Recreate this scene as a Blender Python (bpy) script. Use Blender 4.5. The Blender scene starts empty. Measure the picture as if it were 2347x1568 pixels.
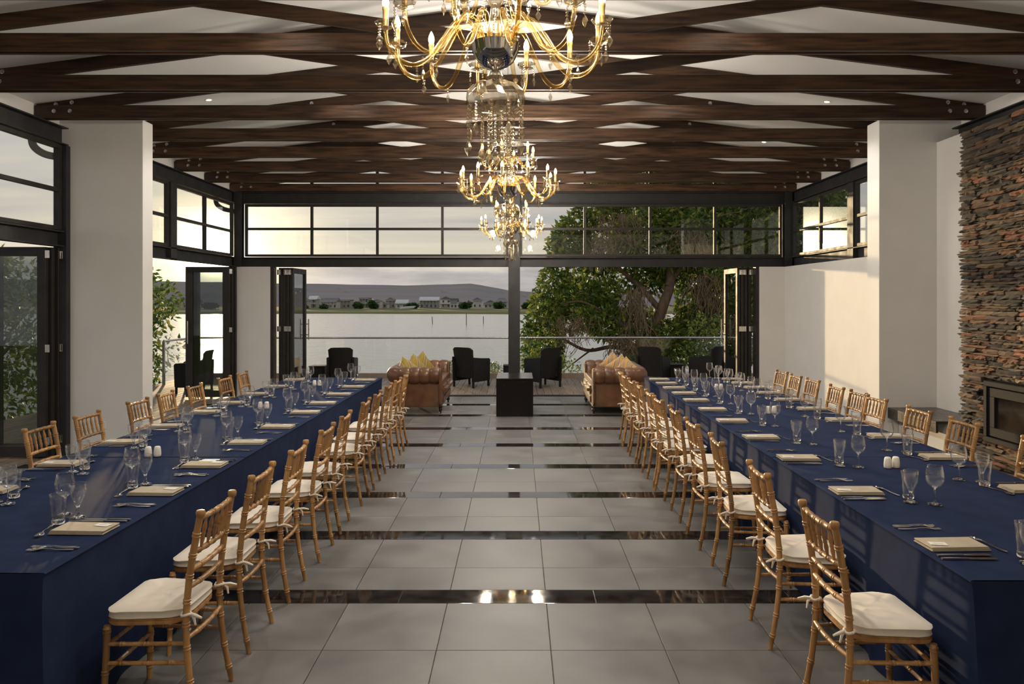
import bpy, bmesh, math, random
import numpy as np
from mathutils import Vector, Matrix
random.seed(7); rng = np.random.default_rng(7)
PI = math.pi
S = bpy.context.scene
COL = S.collection

# ------------------------------------------------------------------ camera, sky, sun, exposure
FPX, VPX, VPY, IW, IH = 1700.0, 1187.0, 686.0, 2347.0, 1568.0
cam = bpy.data.cameras.new('camera'); camo = bpy.data.objects.new('camera', cam); COL.objects.link(camo)
cam.sensor_width = 36; cam.lens = FPX / IW * 36
cam.shift_x = -(VPX - IW / 2) / IW; cam.shift_y = (VPY - IH / 2) / IW
cam.clip_start = .05; cam.clip_end = 20000
camo.location = (0, 0, 1.84); camo.rotation_euler = (PI / 2, 0, 0)
S.camera = camo
S.view_settings.view_transform = 'Standard'; S.view_settings.look = 'None'
S.view_settings.exposure = 0.60; S.view_settings.gamma = 1.0; S.view_settings.use_curve_mapping = False
S.cycles.use_denoising = True
S.cycles.max_bounces = 7; S.cycles.transparent_max_bounces = 20
S.cycles.caustics_reflective = True; S.cycles.caustics_refractive = False
S.cycles.sample_clamp_indirect = 4; S.cycles.blur_glossy = 1.0

SUN = Vector((-.406, 1, .068)).normalized()
sl = bpy.data.lights.new('sun', 'SUN'); slo = bpy.data.objects.new('sun', sl); COL.objects.link(slo)
sl.energy = 2.1; sl.color = (1, .72, .40); sl.angle = math.radians(.9)
slo.rotation_euler = SUN.to_track_quat('Z', 'Y').to_euler()

def build_world():
    w = bpy.data.worlds.new('sky'); S.world = w; w.use_nodes = True
    n = w.node_tree.nodes; l = w.node_tree.links; n.clear()
    def N(t, **k):
        x = n.new(t)
        for a, b in k.items(): setattr(x, a, b)
        return x
    def math_(op, a, b=None, clamp=False):
        m = N('ShaderNodeMath', operation=op, use_clamp=clamp)
        for i, q in enumerate((a, b)):
            if q is None: continue
            if isinstance(q, (int, float)): m.inputs[i].default_value = q
            else: l.new(q, m.inputs[i])
        return m.outputs[0]
    def ramp(fac, stops):
        r = N('ShaderNodeValToRGB'); e = r.color_ramp.elements
        while len(e) < len(stops): e.new(.5)
        for q, (p, c) in zip(e, stops):
            q.position = p; q.color = (*c, 1) if len(c) == 3 else c
        l.new(fac, r.inputs[0]); return r.outputs[0]
    def mix(fac, a, b, mode='MIX'):
        m = N('ShaderNodeMix', data_type='RGBA', blend_type=mode)
        for i, q in ((0, fac), (6, a), (7, b)):
            if isinstance(q, (int, float)): m.inputs[i].default_value = q
            elif isinstance(q, tuple): m.inputs[i].default_value = (*q, 1)
            else: l.new(q, m.inputs[i])
        return m.outputs[2]
    tc = N('ShaderNodeTexCoord')
    sep = N('ShaderNodeSeparateXYZ'); l.new(tc.outputs['Generated'], sep.inputs[0])
    z = sep.outputs[2]
    zc = math_('MAXIMUM', z, 0.0)
    base = ramp(zc, [(0, (.58, .50, .40)), (.045, (.58, .52, .43)), (.075, (.56, .50, .42)), (.108, (.42, .40, .395)), (.16, (.40, .40, .415)), (.4, (.38, .42, .48)), (1, (.30, .36, .44))])
    # streaky high cloud, laid on a flat layer overhead
    den = math_('ADD', zc, .07)
    cx = math_('DIVIDE', sep.outputs[0], den); cy = math_('DIVIDE', sep.outputs[1], den)
    cmb = N('ShaderNodeCombineXYZ'); l.new(cx, cmb.inputs[0]); l.new(cy, cmb.inputs[1])
    mp = N('ShaderNodeMapping'); mp.inputs['Scale'].default_value = (.40, 1.30, 1); mp.inputs['Rotation'].default_value = (0, 0, .25); l.new(cmb.outputs[0], mp.inputs[0])
    nz = N('ShaderNodeTexNoise'); nz.inputs['Scale'].default_value = 1.0; nz.inputs['Detail'].default_value = 7; nz.inputs['Roughness'].default_value = .55; l.new(mp.outputs[0], nz.inputs[0])
    cl = ramp(nz.outputs[0], [(.42, (0, 0, 0)), (.62, (1, 1, 1))])
    sky = mix(math_('MULTIPLY', cl, .75), base, (.66, .58, .47))
    # low grey cloud bank lying over the hills
    mp2 = N('ShaderNodeMapping'); mp2.inputs['Scale'].default_value = (7, 7, 42); l.new(tc.outputs['Generated'], mp2.inputs[0])
    nz2 = N('ShaderNodeTexNoise'); nz2.inputs['Scale'].default_value = 1.0; nz2.inputs['Detail'].default_value = 8; nz2.inputs['Roughness'].default_value = .6; l.new(mp2.outputs[0], nz2.inputs[0])
    off = math_('MULTIPLY', math_('SUBTRACT', nz2.outputs[0], .5), .05)
    zz = math_('ADD', zc, off)
    bank = ramp(math_('MULTIPLY', zz, 10.0), [(.0, (1, 1, 1)), (.36, (1, 1, 1)), (.52, (0, 0, 0))])
    bankc = ramp(nz2.outputs[0], [(.30, (.22, .21, .225)), (.70, (.46, .44, .445))])
    sky = mix(math_('MULTIPLY', bank, .9), sky, bankc)
    # glow round the low sun
    dp = N('ShaderNodeVectorMath', operation='DOT_PRODUCT'); l.new(tc.outputs['Generated'], dp.inputs[0]); dp.inputs[1].default_value = SUN
    d = math_('MAXIMUM', dp.outputs['Value'], 0.0)
    g1 = math_('MULTIPLY', math_('POWER', d, 20.0), .15)
    g2 = math_('MULTIPLY', math_('POWER', d, 240.0), 1.0)
    g3 = math_('MULTIPLY', math_('POWER', d, 3000.0), 14.0)
    sky = mix(g1, sky, (1.0, .84, .58), 'ADD')
    sky = mix(1.0, sky, mix(1.0, (1, .80, .42), g2, 'MULTIPLY'), 'ADD')
    sky = mix(1.0, sky, mix(1.0, (1, .86, .55), g3, 'MULTIPLY'), 'ADD')
    bg = N('ShaderNodeBackground'); bg.inputs[1].default_value = .80; l.new(sky, bg.inputs[0])
    o = N('ShaderNodeOutputWorld'); l.new(bg.outputs[0], o.inputs[0])
build_world()

# ------------------------------------------------------------------ helpers
class MB:
    def __init__(s): s.v = []; s.f = []
    def add(s, v, f):
        n = len(s.v); s.v += [tuple(p) for p in v]; s.f += [tuple(i + n for i in q) for q in f]; return s
    def box(s, x0, y0, z0, x1, y1, z1):
        v = [(x, y, z) for z in (z0, z1) for y in (y0, y1) for x in (x0, x1)]
        return s.add(v, [(0, 2, 3, 1), (4, 5, 7, 6), (0, 1, 5, 4), (2, 6, 7, 3), (0, 4, 6, 2), (1, 3, 7, 5)])
    def bar(s, a, b, w, h, up=(0, 0, 1)):
        a = Vector(a); b = Vector(b); d = (b - a).normalized(); u = Vector(up); r = d.cross(u).normalized(); u = r.cross(d)
        v = [p + r * sx * w / 2 + u * sz * h / 2 for p in (a, b) for sx, sz in ((-1, -1), (1, -1), (1, 1), (-1, 1))]
        return s.add(v, [(0, 1, 2, 3), (7, 6, 5, 4), (0, 4, 5, 1), (1, 5, 6, 2), (2, 6, 7, 3), (3, 7, 4, 0)])
    def prism(s, pts, axis, a, b):
        n = len(pts)
        def P(p, t):
            return (t, p[0], p[1]) if axis == 'X' else ((p[0], t, p[1]) if axis == 'Y' else (p[0], p[1], t))
        v = [P(p, a) for p in pts] + [P(p, b) for p in pts]
        return s.add(v, [tuple(range(n)), tuple(range(2 * n - 1, n - 1, -1))] + [(i, n + i, n + (i + 1) % n, (i + 1) % n) for i in range(n)])
    def lathe(s, prof, seg=16, M=None, cap=True):
        v = []; f = []; M = M or Matrix()
        for r, z in prof:
            for k in range(seg):
                a = 2 * PI * k / seg; v.append(M @ Vector((r * math.cos(a), r * math.sin(a), z)))
        for i in range(len(prof) - 1):
            for k in range(seg):
                k2 = (k + 1) % seg; f.append((i * seg + k, i * seg + k2, (i + 1) * seg + k2, (i + 1) * seg + k))
        if cap:
            if prof[0][0] > 1e-5: f.append(tuple(range(seg - 1, -1, -1)))
            if prof[-1][0] > 1e-5: n = (len(prof) - 1) * seg; f.append(tuple(range(n, n + seg)))
        return s.add(v, f)
    def tube(s, path, rad, seg=8, cap=True):
        P = [Vector(p) for p in path]; n = len(P)
        R = [rad] * n if isinstance(rad, (int, float)) else rad
        T = [(P[min(i + 1, n - 1)] - P[max(i - 1, 0)]).normalized() for i in range(n)]
        u = T[0].orthogonal().normalized(); v = []; f = []
        for i in range(n):
            u = (u - T[i] * u.dot(T[i])).normalized(); w = T[i].cross(u)
            for k in range(seg):
                a = 2 * PI * k / seg; v.append(P[i] + (u * math.cos(a) + w * math.sin(a)) * R[i])
        for i in range(n - 1):
            for k in range(seg):
                k2 = (k + 1) % seg; f.append((i * seg + k, i * seg + k2, (i + 1) * seg + k2, (i + 1) * seg + k))
        if cap: f.append(tuple(range(seg - 1, -1, -1))); f.append(tuple(range((n - 1) * seg, n * seg)))
        return s.add(v, f)
    def ball(s, c, r, seg=8, rings=6, sz=1):
        prof = [(r * math.sin(PI * i / rings), -r * sz * math.cos(PI * i / rings)) for i in range(rings + 1)]
        return s.lathe([(max(a, 1e-4), b) for a, b in prof], seg, Matrix.Translation(c), cap=False)
    def mesh(s, name, smooth=None, bevel=0, seg=1):
        m = bpy.data.meshes.new(name); m.from_pydata(s.v, [], s.f)
        if bevel:
            bm = bmesh.new(); bm.from_mesh(m)
            es = [e for e in bm.edges if len(e.link_faces) == 2 and e.calc_face_angle(0) > .6]
            bmesh.ops.bevel(bm, geom=es, offset=bevel, segments=seg, affect='EDGES', clamp_overlap=True)
            bm.to_mesh(m); bm.free()
        if smooth is not None:
            m.shade_smooth(); m.set_sharp_from_angle(angle=math.radians(smooth))
        return m
    def obj(s, name, mat, parent=None, smooth=None, bevel=0, seg=1, loc=(0, 0, 0), rot=(0, 0, 0)):
        return put(name, s.mesh(name, smooth, bevel, seg), mat, parent, loc, rot)

def put(name, me, mat, parent=None, loc=(0, 0, 0), rot=(0, 0, 0), scale=None):
    o = bpy.data.objects.new(name, me); COL.objects.link(o)
    if mat is not None and me is not None and not me.materials: me.materials.append(mat)
    o.location = loc; o.rotation_euler = rot
    if scale: o.scale = scale
    if parent: o.parent = parent
    return o
def tag(o, label, cat, group=None):
    o['label'] = label; o['category'] = cat
    if group: o['group'] = group
    return o
def thing(name, label, cat, loc=(0, 0, 0), rz=0, group=None):
    o = bpy.data.objects.new(name, None); COL.objects.link(o); o.empty_display_size = .1
    o.location = loc; o.rotation_euler = (0, 0, rz); return tag(o, label, cat, group)
def struct(o, label=None):
    o['kind'] = 'structure'
    if label: o['label'] = label
    return o
def stuff(o): o['kind'] = 'stuff'; return o
def copy_tree(o, parent=None):
    c = o.copy(); COL.objects.link(c); c.parent = parent
    for ch in o.children: copy_tree(ch, c)
    return c
ORD = ['first', 'second', 'third', 'fourth', 'fifth', 'sixth', 'seventh', 'eighth', 'ninth', 'tenth', 'eleventh', 'twelfth']
def rrect(x0, y0, x1, y1, r, n=4):
    pts = []
    for cx, cy, a in ((x1 - r, y0 + r, -90), (x1 - r, y1 - r, 0), (x0 + r, y1 - r, 90), (x0 + r, y0 + r, 180)):
        for i in range(n + 1):
            t = math.radians(a + 90 * i / n); pts.append((cx + r * math.cos(t), cy + r * math.sin(t)))
    return pts
def spline(pts, n):
    """Catmull-Rom through pts, n samples for each span."""
    P = [Vector(p) for p in pts]; out = []
    for i in range(len(P) - 1):
        p0 = P[max(i - 1, 0)]; p1 = P[i]; p2 = P[i + 1]; p3 = P[min(i + 2, len(P) - 1)]
        for k in range(n):
            t = k / n
            out.append(.5 * ((2 * p1) + (p2 - p0) * t + (2 * p0 - 5 * p1 + 4 * p2 - p3) * t * t + (3 * p1 - p0 - 3 * p2 + p3) * t ** 3))
    out.append(P[-1]); return out

# ------------------------------------------------------------------ materials
def M_(name):
    m = bpy.data.materials.new(name); m.use_nodes = True
    return m, m.node_tree.nodes, m.node_tree.links, m.node_tree.nodes['Principled BSDF']
def pm(name, c1, c2=None, scale=4, stretch=(1, 1, 1), rough=.5, rough2=None, metal=0, bump=0, bscale=None, rnd=0, detail=5, lo=.35, hi=.65, coat=0, spec=.5, sheen=0, coord='Object', island=False):
    m, n, l, b = M_(name)
    tc = n.new('ShaderNodeTexCoord'); mp = n.new('ShaderNodeMapping'); mp.inputs['Scale'].default_value = stretch
    l.new(tc.outputs[coord], mp.inputs[0])
    oi = n.new('ShaderNodeObjectInfo')
    ad = n.new('ShaderNodeVectorMath'); ad.operation = 'ADD'; sc = n.new('ShaderNodeVectorMath'); sc.operation = 'SCALE'
    cb = n.new('ShaderNodeCombineXYZ'); l.new(oi.outputs['Random'], cb.inputs[0]); l.new(oi.outputs['Random'], cb.inputs[1])
    l.new(cb.outputs[0], sc.inputs[0]); sc.inputs['Scale'].default_value = 37.0
    l.new(mp.outputs[0], ad.inputs[0]); l.new(sc.outputs[0], ad.inputs[1])
    nz = n.new('ShaderNodeTexNoise'); nz.inputs['Scale'].default_value = scale; nz.inputs['Detail'].default_value = detail; l.new(ad.outputs[0], nz.inputs[0])
    rp = n.new('ShaderNodeValToRGB'); rp.color_ramp.elements[0].position = lo; rp.color_ramp.elements[1].position = hi
    c2 = c2 or tuple(x * .85 for x in c1)
    rp.color_ramp.elements[0].color = (*c1, 1); rp.color_ramp.elements[1].color = (*c2, 1)
    l.new(nz.outputs[0], rp.inputs[0])
    out = rp.outputs[0]
    if rnd:
        hs = n.new('ShaderNodeHueSaturation'); mr = n.new('ShaderNodeMapRange'); mr.inputs[3].default_value = 1 - rnd; mr.inputs[4].default_value = 1 + rnd
        l.new(oi.outputs['Random'], mr.inputs[0])
        l.new(mr.outputs[0], hs.inputs['Value']); l.new(out, hs.inputs['Color']); out = hs.outputs[0]
    l.new(out, b.inputs['Base Color'])
    b.inputs['Roughness'].default_value = rough; b.inputs['Metallic'].default_value = metal
    b.inputs['Specular IOR Level'].default_value = spec
    if rough2 is not None:
        mr2 = n.new('ShaderNodeMapRange'); mr2.inputs[1].default_value = lo; mr2.inputs[2].default_value = hi; mr2.inputs[3].default_value = rough; mr2.inputs[4].default_value = rough2
        l.new(nz.outputs[0], mr2.inputs[0]); l.new(mr2.outputs[0], b.inputs['Roughness'])
    if coat: b.inputs['Coat Weight'].default_value = coat; b.inputs['Coat Roughness'].default_value = .15
    if sheen: b.inputs['Sheen Weight'].default_value = sheen
    if bump:
        bp = n.new('ShaderNodeBump'); bp.inputs['Strength'].default_value = bump; bp.inputs['Distance'].default_value = .02
        if bscale:
            n2 = n.new('ShaderNodeTexNoise'); n2.inputs['Scale'].default_value = bscale; n2.inputs['Detail'].default_value = 4; l.new(ad.outputs[0], n2.inputs[0]); l.new(n2.outputs[0], bp.inputs['Height'])
        else: l.new(nz.outputs[0], bp.inputs['Height'])
        l.new(bp.outputs[0], b.inputs['Normal'])
    return m
def glass(name, tint=(1, 1, 1), base=.04, edge=.75, rough=.0, power=3.0, gloss=(1, 1, 1)):
    """Clear glass: see-through straight on, mirror-like at grazing angles."""
    m, n, l, b = M_(name); n.remove(b)
    out = n['Material Output']
    tr = n.new('ShaderNodeBsdfTransparent'); tr.inputs[0].default_value = (*tint, 1)
    gl = n.new('ShaderNodeBsdfGlossy'); gl.inputs['Roughness'].default_value = rough; gl.inputs[0].default_value = (*gloss, 1)
    lw = n.new('ShaderNodeLayerWeight'); lw.inputs[0].default_value = .5
    pw = n.new('ShaderNodeMath'); pw.operation = 'POWER'; l.new(lw.outputs['Facing'], pw.inputs[0]); pw.inputs[1].default_value = power
    mr = n.new('ShaderNodeMapRange'); l.new(pw.outputs[0], mr.inputs[0]); mr.inputs[3].default_value = base; mr.inputs[4].default_value = edge
    mx = n.new('ShaderNodeMixShader'); l.new(mr.outputs[0], mx.inputs[0]); l.new(tr.outputs[0], mx.inputs[1]); l.new(gl.outputs[0], mx.inputs[2])
    l.new(mx.outputs[0], out.inputs[0]); return m
def emit(name, c, s):
    m, n, l, b = M_(name); b.inputs['Base Color'].default_value = (*c, 1)
    b.inputs['Emission Color'].default_value = (*c, 1); b.inputs['Emission Strength'].default_value = s; return m

plaster = pm('plaster', (.75, .735, .71), (.72, .705, .68), 3, rough=.75, bump=.03, bscale=60)
ceil_m = pm('ceiling_white', (.84, .83, .81), (.81, .80, .78), 2, rough=.8)
steel = pm('charcoal_steel', (.030, .030, .031), (.022, .022, .023), 6, rough=.5, rough2=.6, spec=.3)
alu = pm('bronze_aluminium', (.030, .026, .023), (.022, .020, .018), 8, rough=.48, rough2=.58, spec=.3)
chrome = pm('brushed_steel', (.62, .60, .57), (.5, .48, .46), 30, rough=.22, metal=1)
silver = pm('polished_cutlery', (.80, .78, .74), (.72, .7, .67), 10, rough=.12, metal=1)
pane_m = glass('window_glass', (.97, .985, .98), .05, .8)
door_glass = glass('door_glass', (.80, .82, .815), .035, .8)
rail_glass = glass('balustrade_glass', (.975, .985, .98), .03, .7)
def clear(name, c=(1, 1, 1), ior=1.5, rough=0.0):
    m, n, l, b = M_(name); b.inputs['Base Color'].default_value = (*c, 1); b.inputs['Transmission Weight'].default_value = 1
    b.inputs['IOR'].default_value = ior; b.inputs['Roughness'].default_value = rough; return m
ware = glass('table_glass', (1, 1, 1), .030, .95, .01, 2.3, (1, 1, 1))
ware_solid = clear('table_glass_solid', (1, 1, 1), 1.47)
crystal = glass('cut_crystal', (.88, .85, .79), .24, .85, .10, 1.2, (.72, .64, .50))
armglass = glass('twisted_glass_arm', (1, .90, .68), .14, .60, .22, 1.3, (.60, .43, .19))  # golden light of the bulbs put into the tint and gloss colour
beam_m = pm('stained_pine', (.021, .0105, .0052), (.070, .034, .0155), 2.2, (1.2, 14, 14), rough=.42, rough2=.58, bump=.12, rnd=.25, detail=8, spec=.35)
tile_m = pm('grey_porcelain', (.108, .107, .107), (.170, .166, .164), 2.4, rough=.37, rough2=.50, rnd=.06, detail=9, spec=.42, bump=.02)
strip_m = pm('polished_granite', (.012, .010, .010), (.03, .026, .024), 9, rough=.04, rough2=.07, spec=.6, bump=.02, bscale=2.0)
grout_m = pm('grout', (.10, .085, .07), (.13, .11, .09), 30, rough=.9)
navy = pm('navy_linen', (.014, .023, .060), (.018, .029, .074), 9, rough=.8, spec=.06, bump=.05, bscale=400)
wood_g = pm('gold_bamboo_wood', (.42, .235, .09), (.27, .135, .05), 5, (6, 6, 1), rough=.38, rnd=.34, coat=.1)
cushion_m = pm('ivory_cotton', (.78, .72, .63), (.70, .64, .56), 6, rough=.85, sheen=.2, bump=.06, bscale=14)
napkin_m = pm('beige_linen', (.45, .39, .30), (.40, .345, .265), 20, rough=.9, bump=.06, bscale=300)
paper_m = pm('white_card', (.80, .78, .74), (.75, .73, .70), 20, rough=.7)
ink_m = pm('grey_ink', (.18, .17, .16), (.22, .21, .2), 20, rough=.7)
ceramic = pm('white_ceramic', (.80, .76, .70), (.78, .74, .68), 8, rough=.22)
leather = pm('tan_leather', (.20, .088, .038), (.10, .042, .019), 5, rough=.28, rough2=.42, bump=.1, bscale=160, coat=.35)
dark_wood = pm('dark_turned_wood', (.02, .012, .008), (.035, .02, .012), 8, rough=.3)
black_block = pm('black_lacquer', (.006, .004, .0035), (.010, .006, .005), 8, rough=.16, rough2=.24, spec=.25)
rattan = pm('black_rattan', (.007, .006, .006), (.016, .014, .013), 90, (1, 1, 1.6), rough=.5, bump=.6, spec=.3)
deck_m = pm('timber_deck', (.22, .165, .125), (.145, .11, .085), 3, (22, 1, 22), rough=.5, rough2=.7, rnd=.16, bump=.15, detail=8)
deck_edge = pm('deck_fascia', (.30, .24, .19), (.24, .19, .15), 6, rough=.7)
granite = pm('dark_granite', (.020, .016, .014), (.060, .050, .044), 7, rough=.22, rough2=.34, detail=10, spec=.3)
iron = pm('cast_iron', (.016, .0165, .0175), (.012, .012, .013), 20, rough=.7, spec=.15)
fire_glass = pm('sooty_glass', (.012, .010, .008), (.04, .03, .02), 3, rough=.08)
bark = pm('bark', (.16, .10, .06), (.08, .055, .035), 9, (1, 1, .3), rough=.9, bump=.5)
vine_m = pm('dry_vine', (.25, .18, .11), (.16, .11, .07), 12, rough=.9)
grass_m = pm('marsh_grass', (.13, .14, .03), (.09, .10, .025), .03, (1, 4, 1), rough=.95)
soil = pm('bank_soil', (.05, .045, .025), (.09, .07, .04), .6, rough=.95)
hill_m = pm('haze_tinted_hillside', (.27, .25, .255), (.23, .215, .22), .004, rough=1.0, spec=0)  # distance haze put into the base colour as grey-mauve
bulb_m = emit('warm_bulb', (1, .68, .30), 7)
down_m = emit('downlight_lens', (1, .78, .48), 8)
candle_m = pm('brass_sleeve', (.26, .17, .055), (.20, .13, .04), 10, rough=.4, metal=.6)
chrome_dark = pm('chrome_bowl', (.5, .5, .52), (.45, .45, .47), 5, rough=.06, metal=1)

def leaf_mat(name, cols, trans=.5):
    m, n, l, b = M_(name)
    ge = n.new('ShaderNodeNewGeometry'); rp = n.new('ShaderNodeValToRGB'); e = rp.color_ramp.elements
    while len(e) < len(cols): e.new(.5)
    for q, (p, c) in zip(e, cols): q.position = p; q.color = (*c, 1)
    l.new(ge.outputs['Random Per Island'], rp.inputs[0]); l.new(rp.outputs[0], b.inputs['Base Color'])
    b.inputs['Roughness'].default_value = .42
    tl = n.new('ShaderNodeBsdfTranslucent'); l.new(rp.outputs[0], tl.inputs[0])
    mx = n.new('ShaderNodeMixShader'); mx.inputs[0].default_value = trans
    l.new(b.outputs[0], mx.inputs[1]); l.new(tl.outputs[0], mx.inputs[2]); l.new(mx.outputs[0], n['Material Output'].inputs[0]); return m
leaf_a = leaf_mat('glossy_leaves', [(0, (.04, .09, .02)), (.35, (.09, .17, .034)), (.7, (.21, .28, .05)), (1, (.44, .42, .08))])
leaf_b = leaf_mat('dark_leaves', [(0, (.02, .05, .016)), (.6, (.05, .10, .025)), (1, (.11, .18, .04))])

def stone_mat():
    m, n, l, b = M_('stacked_slate')
    oi = n.new('ShaderNodeObjectInfo'); ge = n.new('ShaderNodeNewGeometry')
    ad = n.new('ShaderNodeMath'); ad.operation = 'ADD'; l.new(oi.outputs['Random'], ad.inputs[0]); l.new(ge.outputs['Random Per Island'], ad.inputs[1])
    fr = n.new('ShaderNodeMath'); fr.operation = 'FRACT'; l.new(ad.outputs[0], fr.inputs[0])
    rp = n.new('ShaderNodeValToRGB'); rp.color_ramp.interpolation = 'CONSTANT'; e = rp.color_ramp.elements
    cs = [(.055, .048, .042), (.16, .105, .065), (.10, .078, .058), (.25, .135, .075), (.038, .037, .037), (.20, .15, .095), (.27, .115, .06), (.085, .072, .058), (.23, .165, .10), (.13, .10, .075)]
    while len(e) < len(cs): e.new(.5)
    for i, (q, c) in enumerate(zip(e, cs)): q.position = i / len(cs); q.color = (*c, 1)
    l.new(fr.outputs[0], rp.inputs[0])
    tc = n.new('ShaderNodeTexCoord'); nz = n.new('ShaderNodeTexNoise'); nz.inputs['Scale'].default_value = 14; nz.inputs['Detail'].default_value = 8
    mp = n.new('ShaderNodeMapping'); mp.inputs['Scale'].default_value = (1, 1, 4); l.new(tc.outputs['Object'], mp.inputs[0]); l.new(mp.outputs[0], nz.inputs[0])
    mx = n.new('ShaderNodeMix'); mx.data_type = 'RGBA'; mx.blend_type = 'MULTIPLY'; mx.inputs[0].default_value = .85
    r2 = n.new('ShaderNodeValToRGB'); r2.color_ramp.elements[0].position = .3; r2.color_ramp.elements[1].position = .7; r2.color_ramp.elements[0].color = (.45, .45, .47, 1); r2.color_ramp.elements[1].color = (1.25, 1.15, 1.05, 1)
    l.new(nz.outputs[0], r2.inputs[0]); l.new(rp.outputs[0], mx.inputs[6]); l.new(r2.outputs[0], mx.inputs[7]); l.new(mx.outputs[2], b.inputs['Base Color'])
    b.inputs['Roughness'].default_value = .7
    bp = n.new('ShaderNodeBump'); bp.inputs['Strength'].default_value = .7; bp.inputs['Distance'].default_value = .012; l.new(nz.outputs[0], bp.inputs['Height']); l.new(bp.outputs[0], b.inputs['Normal'])
    return m
stone_m = stone_mat()
def water_mat():
    m, n, l, b = M_('estuary_water')
    b.inputs['Base Color'].default_value = (.42, .43, .40, 1); b.inputs['Roughness'].default_value = .16; b.inputs['IOR'].default_value = 1.33
    b.inputs['Specular IOR Level'].default_value = 1.0
    tc = n.new('ShaderNodeTexCoord'); mp = n.new('ShaderNodeMapping'); mp.inputs['Scale'].default_value = (.30, .55, 1); l.new(tc.outputs['Object'], mp.inputs[0])
    nz = n.new('ShaderNodeTexNoise'); nz.inputs['Scale'].default_value = .7; nz.inputs['Detail'].default_value = 7; l.new(mp.outputs[0], nz.inputs[0])
    bp = n.new('ShaderNodeBump'); bp.inputs['Strength'].default_value = .8; bp.inputs['Distance'].default_value = .55; l.new(nz.outputs[0], bp.inputs['Height']); l.new(bp.outputs[0], b.inputs['Normal'])
    return m
water_m = water_mat()
def stripe_mat(name, cols, scale):
    m, n, l, b = M_(name)
    tc = n.new('ShaderNodeTexCoord'); wv = n.new('ShaderNodeTexWave'); wv.inputs['Scale'].default_value = scale; wv.inputs['Distortion'].default_value = 1.2; wv.bands_direction = 'DIAGONAL'
    l.new(tc.outputs['Object'], wv.inputs[0]); rp = n.new('ShaderNodeValToRGB'); e = rp.color_ramp.elements
    while len(e) < len(cols): e.new(.5)
    for q, (p, c) in zip(e, cols): q.position = p; q.color = (*c, 1)
    rp.color_ramp.interpolation = 'CONSTANT'
    l.new(wv.outputs[0], rp.inputs[0]); l.new(rp.outputs[0], b.inputs['Base Color']); b.inputs['Roughness'].default_value = .8; b.inputs['Sheen Weight'].default_value = .3
    return m
mustard = stripe_mat('mustard_stripe', [(0, (.30, .22, .035)), (.42, (.03, .02, .012)), (.52, (.42, .30, .05)), (.85, (.25, .17, .12))], 2.6)
tanstripe = stripe_mat('tan_stripe', [(0, (.38, .26, .14)), (.45, (.06, .04, .03)), (.58, (.45, .33, .20)), (.86, (.50, .26, .04))], 3.2)

# ------------------------------------------------------------------ room constants
XC = -.09; XL, XR, YB = -5.33, 5.15, 14.15
Z_HEAD, Z_SILL, Z_TOP, Z_BEAM = 2.456, 2.68, 3.65, 3.87
EAVE, SLOPE, HALF = 4.045, .127, 5.34
def roof_z(x): return EAVE + SLOPE * (HALF - abs(x - XC))
YF = -1.6

# ------------------------------------------------------------------ floor: tiles and polished strips
fl = struct(MB().box(-5.6, YF, -.12, 5.4, 14.2, -.008).obj('floor', grout_m), 'grey tiled floor crossed by polished black strips')
X0T = .173; S0, PER, SW, CUT, FULL = 4.488, 1.193, .208, .385, .600
G = .004
tile_cache = {}
def tile(w, d, mat, name, cx, cy):
    k = (round(w, 3), round(d, 3), name)
    if k not in tile_cache:
        tile_cache[k] = MB().box(-w / 2 + G / 2, -d / 2 + G / 2, -.012, w / 2 - G / 2, d / 2 - G / 2, 0).mesh(name, bevel=.0015); tile_cache[k].materials.append(mat)
    put(name, tile_cache[k], None, fl, (cx, cy, 0))
rest = MB(); rest2 = MB()
for k in range(-4, 9):
    ys = S0 + PER * k
    for (y0, y1, kind) in ((ys, ys + SW, 'strip'), (ys + SW, ys + SW + CUT, 't'), (ys + SW + CUT, ys + PER, 't')):
        y1 = min(y1, 14.12)
        if y1 <= y0 + .03: continue
        if kind == 'strip':
            for j in range(-5, 5):
                x0 = X0T + .3 + 1.2 * j; x1 = min(x0 + 1.2, 5.3); x0 = max(x0, -5.5)
                if x1 - x0 < .05: continue
                if x1 > -2.6 and x0 < 2.6 and y1 > 3.0: tile(x1 - x0, y1 - y0, strip_m, 'strip_tile', (x0 + x1) / 2, (y0 + y1) / 2)
                else: rest2.box(x0 + .002, y0 + .002, -.012, x1 - .002, y1 - .002, 0)
        else:
            for j in range(-10, 9):
                x0 = X0T + .6 * j; x1 = min(x0 + .6, 5.3); x0 = max(x0, -5.5)
                if x1 - x0 < .05: continue
                if x1 > -2.6 and x0 < 2.6 and y1 > 3.0: tile(x1 - x0, y1 - y0, tile_m, 'tile', (x0 + x1) / 2, (y0 + y1) / 2)
                else: rest.box(x0 + .002, y0 + .002, -.012, x1 - .002, y1 - .002, 0)
stuff(rest.obj('tile_field', tile_m, fl)); stuff(rest2.obj('strip_field', strip_m, fl))
MB().box(-4.68, 14.12, -.01, 4.6, 14.22, .012).obj('threshold', alu, fl)

# ------------------------------------------------------------------ ceiling and trusses
mb = MB()
for sx in (-1, 1):
    xe = XC + sx * (HALF + .5); z0 = roof_z(XC); z1 = roof_z(xe)
    pts = [(XC, z0), (xe, z1), (xe, z1 + .16), (XC, z0 + .16)]
    if sx < 0: pts = pts[::-1]
    mb.prism(pts, 'Y', YF - .3, 14.55)
struct(mb.obj('ceiling', ceil_m), 'white pitched ceiling above the timber trusses')

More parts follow.
